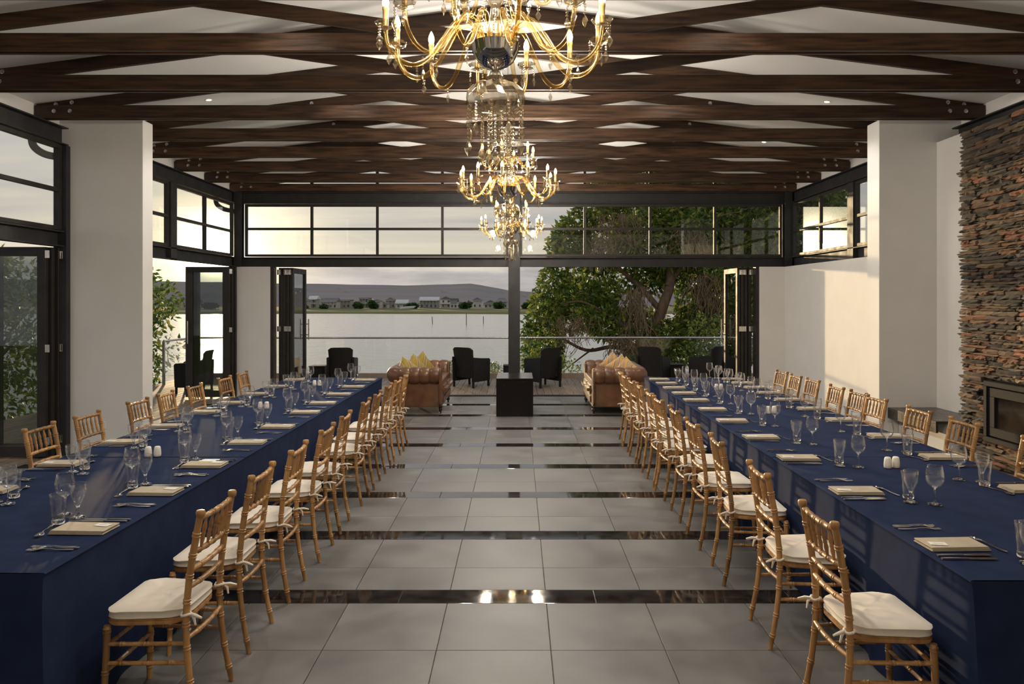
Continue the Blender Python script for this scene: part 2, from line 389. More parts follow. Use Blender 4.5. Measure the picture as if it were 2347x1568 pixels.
bolt_me = MB().lathe([(.0001, -.022), (.012, -.022), (.013, -.012), (.024, -.010), (.024, 0)], 10, Matrix.Rotation(-PI / 2, 4, 'X')).mesh('bolt', 40)
bolt_me = MB().lathe([(.024, 0), (.024, .006), (.013, .008), (.012, .018), (.0001, .019)], 10, Matrix.Rotation(PI / 2, 4, 'X')).mesh('bolt', 40); bolt_me.materials.append(chrome)
tw = .036; tg = .042
zc0, zc1 = 3.876, 4.021
chord_me = None
def truss():
    t = thing('roof_truss', '', 'truss')
    xl, xr = XC - HALF, XC + HALF
    pts = [(xl + .03, zc0), (xr - .03, zc0), (xr, zc0 + .03), (xr, zc1), (xl, zc1), (xl, zc0 + .03)]
    for y in (0, tw + tg):
        MB().prism(pts[::-1], 'Y', y, y + tw).obj('bottom_chord', beam_m, t, bevel=.003)
    for sx in (-1, 1):
        xe = XC + sx * HALF; za = roof_z(xe); zb = roof_z(XC)
        p = [(xe, za - .125), (xe, za - .002), (XC, zb - .002), (XC, zb - .132)]
        if sx > 0: p = p[::-1]
        MB().prism(p, 'Y', tw + .001, tw + tg - .001).obj('rafter', beam_m, t)
        xn = XC + sx * 2.55; zn = roof_z(xn) - .07
        a = Vector((xn, tw / 2, zn)); b = Vector((XC + sx * .12, tw / 2, zc0 + .10))
        MB().bar((xn - sx * -.10, tw + tg / 2 + .0, zn - .0), (XC + sx * .1, tw + tg / 2, zc0 + .09), tg - .006, .115).obj('web', beam_m, t)
        for dx in (.22, .40):
            put('bolt', bolt_me, None, t, (xe - sx * dx, 0, zc0 + .078))
            put('bolt', bolt_me, None, t, (xe - sx * dx, tw + .001, roof_z(xe - sx * dx) - .035))
        put('bolt', bolt_me, None, t, (xn, tw + .001, roof_z(xn) - .05))
        put('bolt', bolt_me, None, t, (XC + sx * .07, 0, zc0 + .085))
    return t
t0 = truss()
for i in range(0, 9):
    o = t0 if i == 0 else copy_tree(t0)
    o.location = (0, 8.33 + 1.13 * (i - 3), 0)
    n = 8 - i
    tag(o, f'dark stained timber roof truss, {ORD[n]} from the glazed end wall', 'truss', 'bolted timber roof trusses')

# ------------------------------------------------------------------ walls, steel frame
# plaster band above the eaves beam, on both sides
wl = struct(MB().box(-5.62, YF, Z_BEAM - .05, -5.44, 14.2, EAVE + .02).obj('wall_left', plaster), 'white plaster wall band on the glazed side')
wr = struct(MB().box(5.26, YF, Z_BEAM - .05, 5.44, 14.2, EAVE + .02).obj('wall_right', plaster), 'white plaster wall on the fireplace side')
# lower wall on the right, far bay and near bay (thicker, with a ledge)
MB().box(5.06, 9.0, 0, 5.44, 14.2, Z_HEAD).obj('wall_panel', plaster, wr)
MB().box(4.97, YF, 0, 5.44, 8.8, 3.70).obj('wall_panel', plaster, wr)
wb = struct(MB().box(-5.33, 14.05, 0, -4.70, 14.27, Z_HEAD).box(4.58, 14.05, 0, 5.10, 14.27, Z_HEAD).obj('wall_back', plaster), 'white plaster piers at the ends of the glazed end wall')
struct(MB().box(-5.6, YF - .2, 0, 5.44, YF, 4.9).obj('wall_front', plaster))
struct(MB().box(-5.44, 8.80, 0, -4.45, 9.04, 3.97).obj('wall_pier_left', plaster, bevel=.004), 'broad white plaster pier between the folding glass doors')
struct(MB().box(4.286, 8.80, 0, 5.3, 9.10, 3.97).obj('wall_pier_right', plaster, bevel=.004), 'broad plaster pier beside the hearth bench')

def channel(mb, axis, a, b, z0, z1, c, out):
    """steel channel: web with two flanges, along X or Y at coordinate c; out = +1/-1 room side."""
    w = .11; f = .014
    lo, hi = sorted((c, c + out * w)); wlo, whi = sorted((c + out * .01, c + out * .03))
    for (p, q, zz0, zz1) in ((lo, hi, z0, z0 + f), (lo, hi, z1 - f, z1), (wlo, whi, z0 + f, z1 - f)):
        if axis == 'X': mb.box(a, p, zz0, b, q, zz1)
        else: mb.box(p, a, zz0, q, b, zz1)
for par, axis, a, b, c, out in ((wb, 'X', -5.40, 5.22, 14.21, -1), (wl, 'Y', YF, 14.14, -5.44, 1), (wr, 'Y', 9.1, 14.14, 5.26, -1)):
    for z0, z1 in ((Z_HEAD, Z_SILL - .04), (Z_TOP + .01, Z_BEAM)):
        mb = MB(); channel(mb, axis, a, b, z0, z1, c, out); mb.obj('steel_beam', steel, par)
mb = MB(); channel(mb, 'Y', YF, 8.8, Z_TOP + .06, Z_BEAM, 5.26, -1); mb.obj('steel_beam', steel, wr)
# corner and centre columns: H sections
def hcol(par, x, y, z0, z1, w=.20, d=.16):
    MB().box(x - w / 2, y - d / 2, z0, x + w / 2, y - d / 2 + .016, z1).box(x - w / 2, y + d / 2 - .016, z0, x + w / 2, y + d / 2, z1).box(x - .012, y - d / 2 + .016, z0, x + .012, y + d / 2 - .016, z1).obj('steel_column', steel, par)
hcol(wb, -.07, 14.12, 0, Z_BEAM, .22, .18)
hcol(wb, -5.30, 14.10, Z_HEAD, Z_BEAM, .14); hcol(wb, 5.12, 14.10, Z_HEAD, Z_BEAM, .14)
for y in (11.5,): 
    MB().box(-5.44, y - .10, Z_HEAD, -5.33, y + .10, Z_TOP).obj('steel_column', steel, wl)
    MB().box(5.15, y - .10, Z_HEAD, 5.26, y + .10, Z_TOP).obj('steel_column', steel, wr)
MB().box(-5.46, 8.72, 0, -5.31, 8.80, Z_TOP).obj('steel_column', steel, wl)
MB().box(-5.46, 13.98, 0, -5.33, 14.1, Z_HEAD).obj('steel_column', steel, wl)

def window(name, axis, marks, z0, zm, z1, c, label):
    """Framed glazing with mullions at marks and one transom; c is the glass plane."""
    a, b = marks[0], marks[-1]; t = .03; fw = .045
    def bx(mb, p, q, zz0, zz1, tt=t):
        return mb.box(p, c - tt, zz0, q, c + tt, zz1) if axis == 'X' else mb.box(c - tt, p, zz0, c + tt, q, zz1)
    mb = MB(); bx(mb, a, b, z0, z0 + fw); bx(mb, a, b, z1 - fw, z1); bx(mb, a, a + fw, z0 + fw, z1 - fw); bx(mb, b - fw, b, z0 + fw, z1 - fw)
    root = struct(mb.obj(name, alu), label)
    for m in marks[1:-1]: mb = MB(); bx(mb, m - .022, m + .022, z0 + fw, z1 - fw); mb.obj('mullion', alu, root)
    edges = [a + fw] + [q for m in marks[1:-1] for q in (m - .022, m + .022)] + [b - fw]
    for i in range(0, len(edges), 2):
        p, q = edges[i], edges[i + 1]
        mb = MB(); bx(mb, p, q, zm - .022, zm + .022); mb.obj('transom', alu, root)
        for (u, v) in ((z0 + fw, zm - .022), (zm + .022, z1 - fw)):
            mb = MB(); bx(mb, p, q, u, v, .003); mb.obj('pane', pane_m, root)
    return root
PX = lambda px, d: (px - VPX) / FPX * d
zm = 1.84 + (686 - 525) / FPX * 14.15
window('window_1', 'X', [-5.20, PX(715, 14.15), PX(865, 14.15), PX(1014, 14.15), -.18], Z_SILL - .03, zm, Z_TOP, 14.15, 'clerestory window over the open doors facing the hills')
window('window_2', 'X', [.04, PX(1340, 14.15), PX(1490, 14.15), PX(1638, 14.15), 5.03], Z_SILL - .03, zm, Z_TOP, 14.15, 'clerestory window in front of the big tree')
window('window_3', 'Y', [9.04, 10.1, 11.4], Z_SILL - .03, 3.12, Z_TOP, -5.39, 'side clerestory window beside the plaster pier')
window('window_4', 'Y', [11.6, 12.75, 13.99], Z_SILL - .03, 3.12, Z_TOP, -5.39, 'side clerestory window lit by the low sun')
window('window_5', 'Y', [2.3, 4.9, 6.2, 7.45, 8.72], Z_SILL - .03, 3.12, Z_TOP, -5.39, 'side clerestory window above the folded glass doors')
window('window_6', 'Y', [9.10, 10.2, 11.4], Z_SILL - .03, 3.12, Z_TOP, 5.21, 'clerestory window beside the fireplace-side pier')
window('window_7', 'Y', [11.6, 12.75, 13.99], Z_SILL - .03, 3.12, Z_TOP, 5.21, 'clerestory window over the plain plaster wall')
# gable glazing over the end wall beam
gx = [-5.3, PX(715, 14.15), PX(865, 14.15), PX(1014, 14.15), -.07, PX(1340, 14.15), PX(1490, 14.15), PX(1638, 14.15), 5.1]
groot = struct(MB().box(-5.35, 14.12, Z_BEAM, 5.17, 14.18, Z_BEAM + .03).obj('window_8', alu), 'low gable glazing under the ceiling slope')
for x in gx[1:-1]: MB().box(x - .025, 14.12, Z_BEAM + .03, x + .025, 14.18, roof_z(x) - .01).obj('mullion', alu, groot)
for a, b in zip(gx[:-1], gx[1:]):
    a += .025; b -= .025
    MB().prism([(a, Z_BEAM + .03), (b, Z_BEAM + .03), (b, roof_z(b) - .012), (a, roof_z(a) - .012)], 'Y', 14.147, 14.153).obj('pane', pane_m, groot)

# ------------------------------------------------------------------ folding doors
def hinge(mb_parent, x, y, z, axis):
    if axis == 'X': MB().box(x - .026, y - .012, z - .045, x - .002, y, z + .045).box(x + .002, y - .012, z - .045, x + .026, y, z + .045).tube([(x, y - .008, z - .045), (x, y - .008, z + .045)], .008, 8).obj('hinge', chrome, mb_parent, bevel=.002)
def leaf(parent, w, h, loc, rz, handle=False, st=.10):
    """Glazed leaf in its own XZ plane: x 0..w, faces -y."""
    t = .028
    mb = MB().box(0, -t, 0, st, t, h).box(w - st, -t, 0, w, t, h).box(st, -t, 0, w - st, t, .125).box(st, -t, h - .10, w - st, t, h)
    o = mb.obj('door_leaf', alu, parent, bevel=.003, loc=loc, rot=(0, 0, rz))
    MB().box(st, -.004, .125, w - st, .004, h - .10).obj('pane', door_glass, o)
    if handle:
        for sy in (-1, 1):
            y = sy * .085; mb = MB().tube([(st / 2, y, 1.0), (st / 2, y, 1.42)], .014, 10)
            for z in (1.10, 1.32): mb.tube([(st / 2, sy * .028, z), (st / 2, y, z)], .009, 8)
            mb.obj('pull_handle', chrome, o, 40)
    return o
H = 2.43
# near stack on the window side, folded out against the pier
d1 = struct(MB().box(-5.46, 2.0, 0, -5.33, 2.10, Z_HEAD).obj('door_1', alu), 'dark framed folding glass doors stacked beside the broad plaster pier')
for k in range(3): leaf(d1, .78, H, (-6.24 + .035 * k, 8.60 + .065 * k, .015), 0)
for z in (.2, 1.27, 2.36):
    hinge(d1, -5.435, 8.572, z, 'X'); hinge(d1, -5.375, 8.72, z, 'X')
# far stack on the window side
d2 = struct(MB().box(-5.46, 9.04, 0, -5.33, 9.10, Z_HEAD).obj('door_2', alu), 'folded glass door leaf standing out on the deck in the sunlight')
for k in range(3): leaf(d2, .82, H, (-6.20 + .035 * k, 13.86 + .065 * k, .015), 0, handle=(k == 0), st=.13)
for z in (.2, 1.27, 2.36): hinge(d2, -5.355, 13.832, z, 'X')
def hinge_y(par, x, y, z): MB().box(x - .034, y - .010, z - .05, x - .003, y, z + .05).box(x + .003, y - .010, z - .05, x + .034, y, z + .05).tube([(x, y - .008, z - .05), (x, y - .008, z + .05)], .008, 8).obj('hinge', chrome, par, bevel=.002)
# end wall stacks, leaves standing out over the deck
d3 = struct(MB().box(-4.70, 14.08, 0, -4.64, 14.26, Z_HEAD).obj('door_3', alu), 'folding glass doors stacked against the pier facing the hills')
for k in range(4): leaf(d3, .92, H, (-4.36 - .072 * k, 15.20, .015), -PI / 2, handle=(k == 0))
for x in (-4.40, -4.47, -4.60):
    for z in (.2, 1.27, 2.36): hinge_y(d3, x, 14.275, z)
d4 = struct(MB().box(4.52, 14.08, 0, 4.58, 14.26, Z_HEAD).obj('door_4', alu), 'folding glass doors stacked in front of the big tree')
for k in range(4): leaf(d4, .92, H, (4.25 + .072 * k, 15.20, .015), -PI / 2, handle=(k == 0))
for x in (4.29, 4.36, 4.48):
    for z in (.2, 1.27, 2.36): hinge_y(d4, x, 14.275, z)

# downpipes outside the side windows
for y in (9.12, 14.65):
    o = MB().tube(spline([(-5.95, y - .04, 4.0), (-5.95, y - .04, 3.80), (-5.92, y - .03, 3.70), (-5.80, y - .02, 3.62), (-5.62, y, 3.58), (-5.54, y, 3.54), (-5.52, y, 3.44), (-5.52, y, 2.2), (-5.52, y, .02)], 6), .045, 12).obj('downpipe', steel, smooth=40)
    tag(o, 'grey swan-neck downpipe outside the window ' + ('beside the plaster pier' if y < 10 else 'by the corner column'), 'downpipe')

# ------------------------------------------------------------------ recessed downlights
dl_me = MB().lathe([(.030, 0), (.040, -.004), (.040, .002)], 20, cap=False).mesh('trim_ring', 40)
lens_me = MB().lathe([(.0001, 0), (.029, 0)], 20, cap=False).mesh('lens')
for x, y in [(-3.75, 9.0), (3.75, 9.0), (-3.75, 11.3), (3.75, 11.3), (1.7, 10.7), (-3.75, 5.6), (3.75, 5.6), (-1.9, 5.6), (1.7, 5.6), (-1.9, 7.9), (1.7, 7.9)]:
    z = roof_z(x); rot = (0, math.atan(SLOPE) * (1 if x > XC else -1), 0)
    side = 'window-side' if x < 0 else 'fireplace-side'
    if y > 8.5: where = 'near the end wall' if y > 11 else 'inboard above the table' if abs(x) < 2 else 'over the plaster pier'
    else: where = ('outboard, ' if abs(x) > 3 else 'inboard, ') + ('between the eighth and ninth trusses' if y < 6 else 'between the sixth and seventh trusses')
    t = thing('downlight', f'small warm downlight in the {side} ceiling slope, {where}', 'downlight', (x, y, z - .001), 0, 'recessed ceiling downlights')
    t.rotation_euler = rot
    put('trim_ring', dl_me, ceramic, t); put('lens', lens_me, down_m, t, (0, 0, -.001))
    la = bpy.data.lights.new('downlight_lamp', 'SPOT'); la.energy = 50; la.color = (1, .92, .82); la.spot_size = math.radians(110); la.spot_blend = .9; la.shadow_soft_size = .06
    lo = bpy.data.objects.new('downlight_lamp', la); COL.objects.link(lo); lo.location = (x, y, z - .03)

# ------------------------------------------------------------------ stacked-slate chimney breast, fireplace, hearth bench
SX = 4.62
ws = struct(MB().box(SX + .03, 5.6, 0, 4.965, 7.66, .45).box(SX + .03, 5.6, 1.05, 4.965, 7.66, 3.52).box(SX + .03, 7.28, .45, 4.965, 7.66, 1.05).box(4.75, 5.6, .45, 4.965, 7.28, 1.05).obj('wall_fireplace', pm('dark_backing', (.03, .026, .022), (.02, .018, .016), 20, rough=.95)), 'chimney breast clad in stacked brown and grey slate')  # dark backing block, shows in the joints between the stones
variants = []
for k in range(12):
    mb = MB(); r = random.Random(k); nx = 5
    def ring(t):
        j = lambda s: r.uniform(-s, s)
        e = .82 if t in (0, 1) else 1
        return [(-.5 + j(.08), -.5 * e + j(.10)), (.5, -.5 * e), (.5, .5 * e), (-.5 + j(.08), .5 * e + j(.10)), (-.5 - .12 + j(.10), j(.25))]
    v = []; f = []
    for i in range(nx + 1):
        t = i / nx
        for (x, z) in ring(t): v.append((x, t - .5 + (r.uniform(-.03, .03) if t in (0, 1) else 0), z))
    m_ = 5
    for i in range(nx):
        for q in range(m_): f.append((i * m_ + q, i * m_ + (q + 1) % m_, (i + 1) * m_ + (q + 1) % m_, (i + 1) * m_ + q))
    f.append(tuple(range(m_ - 1, -1, -1))); f.append(tuple(range(nx * m_, (nx + 1) * m_)))
    mb.add(v, f); me = mb.mesh('stone'); me.materials.append(stone_m); variants.append(me)
FY0, FY1, FZ0, FZ1 = 6.2, 7.27, .455, 1.045    # fireplace opening on the stone face
stones = []; z = 0.0; r = random.Random(3)
while z < 3.54:
    h = r.choice([.022, .027, .031, .037, .044])
    y = 7.72 + r.uniform(-.035, .03)
    while y > 5.6:
        L = r.uniform(.14, .44); y1 = y - L
        yc, zc = (y + y1) / 2, z + h / 2; ynext = y1
        if FZ0 - .03 < zc < FZ1 + .02 and y1 < FY0 < y: y = FY0 - .008; yc = (y + y1) / 2
        if not (FZ0 - .02 < zc < FZ1 + .01 and FY0 < yc < FY1 + .02):
            if FZ0 - .02 < zc < FZ1 + .01 and yc > FY1 and y1 < FY1 + .005: y1 = FY1 + .005; yc = (y + y1) / 2
            if y - y1 > .04: stones.append((yc, zc, y - y1, h, r.uniform(-.028, .02), r.uniform(-.03, .03), r.randrange(12)))
        y = ynext
    z += h + .002
stones.sort(key=lambda s: -s[0])
indiv = [s for s in stones if s[0] > 6.55][:295]; keep = set(id(s) for s in indiv); smb = MB()
for s in stones:
    yc, zc, L, h, dx, rx, k = s
    dep = .14 + dx
    if id(s) in keep:
        put('stone', variants[k], None, ws, (SX + .05 - dx * .6, yc, zc), (rx * .6, 0, r.uniform(-.02, .02)), (.13, L - .006, h * 1.02))
    else:
        Mx = Matrix.LocRotScale(Vector((SX + .05 - dx * .6, yc, zc)), None, Vector((.13, L - .006, h * 1.02)))
        smb.add([Mx @ v.co for v in variants[k].vertices], [tuple(p.vertices) for p in variants[k].polygons])
stuff(smb.obj('stone_courses', stone_m, ws))
# left return of the stone stack
fp = thing('fireplace', 'charcoal steel fireplace insert with dark glass door set in the slate', 'fireplace', (SX, (FY0 + FY1) / 2, FZ0))
fw_ = FY1 - FY0; fh = FZ1 - FZ0
mb = MB(); 
for (a, b, c, d) in ((-fw_ / 2, 0, fw_ / 2, .05), (-fw_ / 2, fh - .05, fw_ / 2, fh), (-fw_ / 2, .05, -fw_ / 2 + .05, fh - .05), (fw_ / 2 - .05, .05, fw_ / 2, fh - .05)): mb.box(-.06, a, b, .05, c, d)
mb.obj('surround', iron, fp, bevel=.004)
mb = MB(); i0, i1, j0, j1 = -fw_ / 2 + .062, fw_ / 2 - .062, .062, fh - .062
for (a, b, c, d) in ((i0, j0, i1, j0 + .085), (i0, j1 - .085, i1, j1), (i0, j0 + .085, i0 + .085, j1 - .085), (i1 - .085, j0 + .085, i1, j1 - .085)): mb.box(-.045, a, b, .03, c, d)
dr = mb.obj('fire_door', iron, fp, bevel=.003)
MB().box(-.025, i0 + .085, j0 + .085, -.015, i1 - .085, j1 - .085).obj('pane', fire_glass, dr)
MB().box(.03, i0 - .02, j0 - .02, .05, i1 + .02, j1 + .02).obj('firebox', iron, fp)
hb = thing('hearth_bench', 'dark polished granite hearth bench along the wall below the slate', 'bench', (0, 0, 0))
MB().box(4.385, 7.78, .53, 4.965, 8.795, .558).obj('slab', granite, hb, bevel=.002)
for y0, y1 in ((7.78, 7.98), (7.985, 8.795)): MB().box(4.385, y0, .435, 4.41, y1, .53).obj('fascia_tile', granite, hb, bevel=.001)
MB().box(4.52, 7.78, 0, 4.965, 8.79, .53).obj('plinth', plaster, hb)

# ------------------------------------------------------------------ tables and cloths
LT = dict(x0=-3.15, x1=-1.89, y0=2.96, y1=10.35); RT = dict(x0=1.76, x1=3.06, y0=2.88, y1=10.35)
def cloth(T, ya, yb, near, far, lift, label, seed):
    r = random.Random(seed); x0, x1 = T['x0'], T['x1']; ZT = .748 + lift
    ph = [r.uniform(0, 6.28) for _ in range(6)]
    def fold(s, u):  # s along the hem, u 0 at the table edge .. 1 at the hem
        a = .015 * math.sin(s * 5.1 + ph[0]) + .013 * math.sin(s * 11.7 + ph[1]) + .007 * math.sin(s * 23 + ph[2])
        return a * u ** 1.3
    us = [0, .012, .03, .07, .16, .30, .46, .62, .80, 1.0]
    ny = max(8, int((yb - ya) / .05)); prof = []
    mb = MB()
    def sidept(side, u, y):
        # hem tucks slightly under on both long sides so the chairs can be pushed in
        tuck = {-1: (.14 if T is LT else .03), 1: (.03 if T is LT else .14)}[side] * (u ** .35)
        x = (x0 if side < 0 else x1) - side * tuck + side * (.004 + fold(y, u))
        z = ZT - .006 - u * (ZT - .012)
        return (x, y, z)
    nxm = 14
    rows = []
    for i in range(ny + 1):
        y = ya + (yb - ya) * i / ny
        row = [sidept(-1, u, y) for u in reversed(us)]
        for k in range(nxm + 1):
            x = x0 + .006 + (x1 - x0 - .012) * k / nxm
            zz = ZT + .0012 * math.sin(x * 7 + ph[3]) * math.sin(y * 5 + ph[4])
            if k == nxm // 2: zz += .0028
            row.append((x, y, zz))
        row += [sidept(1, u, y) for u in us]
        rows.append(row)
    w = len(rows[0]); v = [p for rr in rows for p in rr]
    f = [(i * w + k, i * w + k + 1, (i + 1) * w + k + 1, (i + 1) * w + k) for i in range(ny) for k in range(w - 1)]
    mb.add(v, f)
    for flag, y, sg in ((near, ya, -1), (far, yb, 1)):
        if not flag: continue
        nx = 26; rows = []
        for u in us:
            row = []
            for k in range(nx + 1):
                t = k / nx
                xa = sidept(-1, u, y)[0]; xb = sidept(1, u, y)[0]
                # corner gather
                cg = .03 * u * (math.exp(-((t - .06) / .05) ** 2) + math.exp(-((t - .94) / .05) ** 2))
                row.append((xa + (xb - xa) * t, y + sg * ((.004 + abs(fold(t * 1.3 + 9, u)) + cg) if 0 < k < nx else 0), ZT - .006 - u * (ZT - .012) if u > 0 else ZT - .002))
            rows.append(row)
        w = nx + 1
        mb.add([p for rr in rows for p in rr], [(i * w + k, i * w + k + 1, (i + 1) * w + k + 1, (i + 1) * w + k) for i in range(len(us) - 1) for k in range(nx)])
    me = mb.mesh('tablecloth', 50)
    o = put('tablecloth', me, navy); tag(o, label, 'tablecloth', 'navy tablecloths'); return o
for T, nm in ((LT, 'window-side'), (RT, 'fireplace-side')):
    ys = [T['y0'], 5.13, 7.72, T['y1']]
    for i in range(3):
        lab = f'navy tablecloth on the {nm} long table, ' + ['end piece farthest from the sofas', 'middle piece', 'end piece next to the sofa'][i]
        cloth(T, ys[i], ys[i + 1], i == 0, i == 2, .002 * (i == 1), lab, i + (0 if T is LT else 10))
    tb = thing('banquet_table', f'{nm} long banquet table hidden under navy cloths', 'table', ((T['x0'] + T['x1']) / 2, (T['y0'] + T['y1']) / 2, 0), 0, 'long banquet tables')
    hx = (T['x1'] - T['x0']) / 2 - .09; hy = (T['y1'] - T['y0']) / 2 - .02
    MB().box(-hx, -hy, .715, hx, hy, .738).obj('table_top', dark_wood, tb)
    for sx in (-1, 1):
        for k in range(4): MB().box(sx * (hx - .25) - .03, -hy + .1 + k * (2 * hy - .2) / 3 - .03, 0, sx * (hx - .25) + .03, -hy + .1 + k * (2 * hy - .2) / 3 + .03, .715).obj('leg', dark_wood, tb)

# ------------------------------------------------------------------ chairs
def bamboo(mb, path, r, rings, seg=8, n=5, end=None):
    """Turned bamboo-look rod: path spline with raised double rings at fractions in rings."""
    P = spline(path, n); L = [0]
    for a, b in zip(P[:-1], P[1:]): L.append(L[-1] + (b - a).length)
    tot = L[-1]
    def at(t):
        s = t * tot
        for i in range(len(P) - 1):
            if s <= L[i + 1] or i == len(P) - 2:
                q = (s - L[i]) / max(L[i + 1] - L[i], 1e-9); return P[i].lerp(P[i + 1], q)
    ts = {0: r * .92, 1: r * .92}
    e = .0035 / tot
    for i in range(1, 9): ts[i / 9 + 1e-4] = r
    for c in rings:
        for k in (-1, 1):
            m = c + k * 1.9 * e
            ts[m - 1.2 * e] = r; ts[m - .6 * e] = r * 1.2; ts[m + .6 * e] = r * 1.2; ts[m + 1.2 * e] = r
    ts = sorted((t, q) for t, q in ts.items() if 0 <= t <= 1)
    R = [q * (1 if end is None else (1 + (end - 1) * (1 - t))) for t, q in ts]
    mb.tube([at(t) for t, q in ts], R, seg); return mb
def make_chair():
    t = thing('chiavari_chair', '', 'chair')
    for sx in (-1, 1):
        mb = MB(); p = [(sx * .182, -.245, .001), (sx * .176, -.205, .22), (sx * .170, -.190, .44), (sx * .168, -.208, .66), (sx * .168, -.252, .905)]
        bamboo(mb, p, .0165, (.08, .20, .36, .47, .58, .70, .80, .90), end=.82)
        mb.lathe([(.015, -.012), (.0195, -.004), (.0205, .010), (.017, .017), (.0001, .019)], 10, Matrix.Translation((sx * .168, -.253, .905)))
        mb.obj('back_post', wood_g, t, 50)
        MB().lathe([(.007, 0), (.007, .003), (.0001, .0035)], 8, Matrix.Translation((sx * .1705, -.2065, .405)) @ Matrix.Rotation(PI / 2, 4, 'X')).obj('screw', chrome, t)
        mb = MB(); bamboo(mb, [(sx * .196, .165, .001), (sx * .190, .155, .22), (sx * .186, .148, .425)], .0155, (.15, .33, .52, .95), end=.82); mb.obj('front_leg', wood_g, t, 50)
        for z, ra in ((.345, .0095), (.262, .0095)):
            mb = MB(); bamboo(mb, [(sx * .174, -.195, z), (sx * .182, -.02, z), (sx * .188, .152, z)], ra, (.2, .5, .8), 7, 2); mb.obj('side_stretcher', wood_g, t, 50)
    yb = lambda z: -.19 - max(0, z - .44) ** 1.4 * .18
    for nm, z, ra, rg in (('top_rail', .885, .0125, (.12, .31, .5, .69, .88)), ('spindle_rail', .735, .0115, (.12, .31, .5, .69, .88)), ('back_rail', .660, .0115, (.25, .5, .75)), ('back_rail', .585, .0115, (.25, .5, .75)), ('rear_stretcher', .365, .0105, (.25, .5, .75))):
        y = {.885: -.247, .735: -.219, .660: -.207, .585: -.199, .365: -.195}[z]
        mb = MB(); bamboo(mb, [(-.168, y, z), (-.06, y - .012, z), (.06, y - .012, z), (.168, y, z)], ra, rg, 8, 3); mb.obj(nm, wood_g, t, 50)
    for z in (.335, .225):
        mb = MB(); bamboo(mb, [(-.188, .153, z), (0, .153, z), (.188, .153, z)], .0095, (.2, .5, .8), 7, 2); mb.obj('front_stretcher', wood_g, t, 50)
    sp = MB().lathe([(.005, 0), (.0065, .02), (.0105, .045), (.0075, .060), (.0095, .066), (.0095, .072), (.0075, .078), (.0095, .084), (.0105, .100), (.006, .125), (.005, .147)], 8).mesh('spindle', 50); sp.materials.append(wood_g)
    for k in range(5):
        x = -.112 + .056 * k; y0 = -.221 - .012 * (1 - (x / .168) ** 2) ; put('spindle', sp, None, t, (x, y0, .737), (.19, 0, 0))
    # seat frame: rounded trapezoid board
    def seat_pts(g, n=5):
        c = [(-.170 - g, -.185 - g), (.170 + g, -.185 - g), (.202 + g, .165 + g), (-.202 - g, .165 + g)]; out = []
        for i in range(4):
            p = Vector(c[i]); a = (Vector(c[i - 1]) - p).normalized(); b = (Vector(c[(i + 1) % 4]) - p).normalized(); rr = .085 if i >= 2 else .10
            for k in range(n + 1):
                u = k / n; A = p + a * rr; B = p + b * rr
                out.append((A * (1 - u) ** 2 + p * 2 * u * (1 - u) + B * u * u)[:])
        return out
    MB().prism([(x, y) for x, y in seat_pts(.0)], 'Z', .425, .450).obj('seat', wood_g, t, 40, bevel=.006, seg=2)
    prof = [(-.014, .4505), (-.004, .453), (.001, .458), (-.001, .462), (-.003, .478), (.001, .482), (.002, .486), (-.004, .489), (-.02, .494), (-.06, .501), (-.11, .505), (-.15, .506)]
    v = []; f = []; base = seat_pts(0); n = len(base); c0 = Vector((0, -.01)); rr = random.Random(5)
    for g, z in prof:
        for i, p in enumerate(base):
            p = Vector(p); dl = (p - c0).length; q = c0 + (p - c0) * ((dl + g) / dl); zz = z + (.0022 * math.sin(i * 1.7 + z * 90) if z > .455 else 0)
            v.append((q.x, q.y, zz))
    m = len(prof)
    for a in range(m - 1):
        for i in range(n): f.append((a * n + i, a * n + (i + 1) % n, (a + 1) * n + (i + 1) % n, (a + 1) * n + i))
    f.append(tuple(range(n - 1, -1, -1))); f.append(tuple(range((m - 1) * n, m * n)))
    cu = MB().add(v, f).obj('cushion', cushion_m, t, 60)
    for sx in (-1, 1):
        x = sx * .170; y = -.192
        mb = MB().tube([(x + .021 * math.cos(a), y + .021 * math.sin(a), .472 + .004 * math.sin(2 * a)) for a in [2 * PI * k / 10 for k in range(11)]], .006, 6)
        mb.tube([(x, y - .020, .472), (x + sx * .012, y - .045, .470), (x + sx * .018, y - .075, .462)], [.007, .008, .005], 6)
        mb.tube([(x, y - .020, .472), (x + sx * .004, y - .034, .455), (x + sx * .002, y - .04, .425)], [.006, .006, .004], 6)
        mb.obj('tie', cushion_m, cu, 60)
    return t
chair0 = make_chair(); used = [False]
def place_chairs(x, rz, ys, side, nm):
    ys = sorted(ys, reverse=True); rr = random.Random(len(ys) + int(x * 10))
    for i, y in enumerate(ys):
        o = copy_tree(chair0) if used[0] else chair0; used[0] = True
        o.location = (x + rr.uniform(-.01, .01), y, 0); o.rotation_euler = (0, 0, rz + rr.uniform(-.05, .05))
        tag(o, f'gold bamboo-style chair, {ORD[i]} from the sofa on the {side} side of {nm} table', 'chair', f'chairs on the {side} side of the {nm} table')
place_chairs(-1.635, PI / 2, [3.40, 4.03, 4.67, 5.37, 5.98, 6.77, 7.33, 8.0, 8.58, 9.15], 'aisle', 'window-side')
place_chairs(1.565, -PI / 2, [3.23, 4.07, 4.93, 5.63, 6.28, 6.95, 7.43, 8.05, 8.52, 9.1, 9.55], 'aisle', 'fireplace-side')
place_chairs(-3.24, -PI / 2, [5.43, 6.02, 6.82, 7.38, 8.0, 8.8, 9.42], 'outer', 'window-side')
place_chairs(3.15, PI / 2, [4.85, 5.66, 6.27, 7.0, 7.43, 7.9, 8.57, 9.05, 9.54], 'outer', 'fireplace-side')

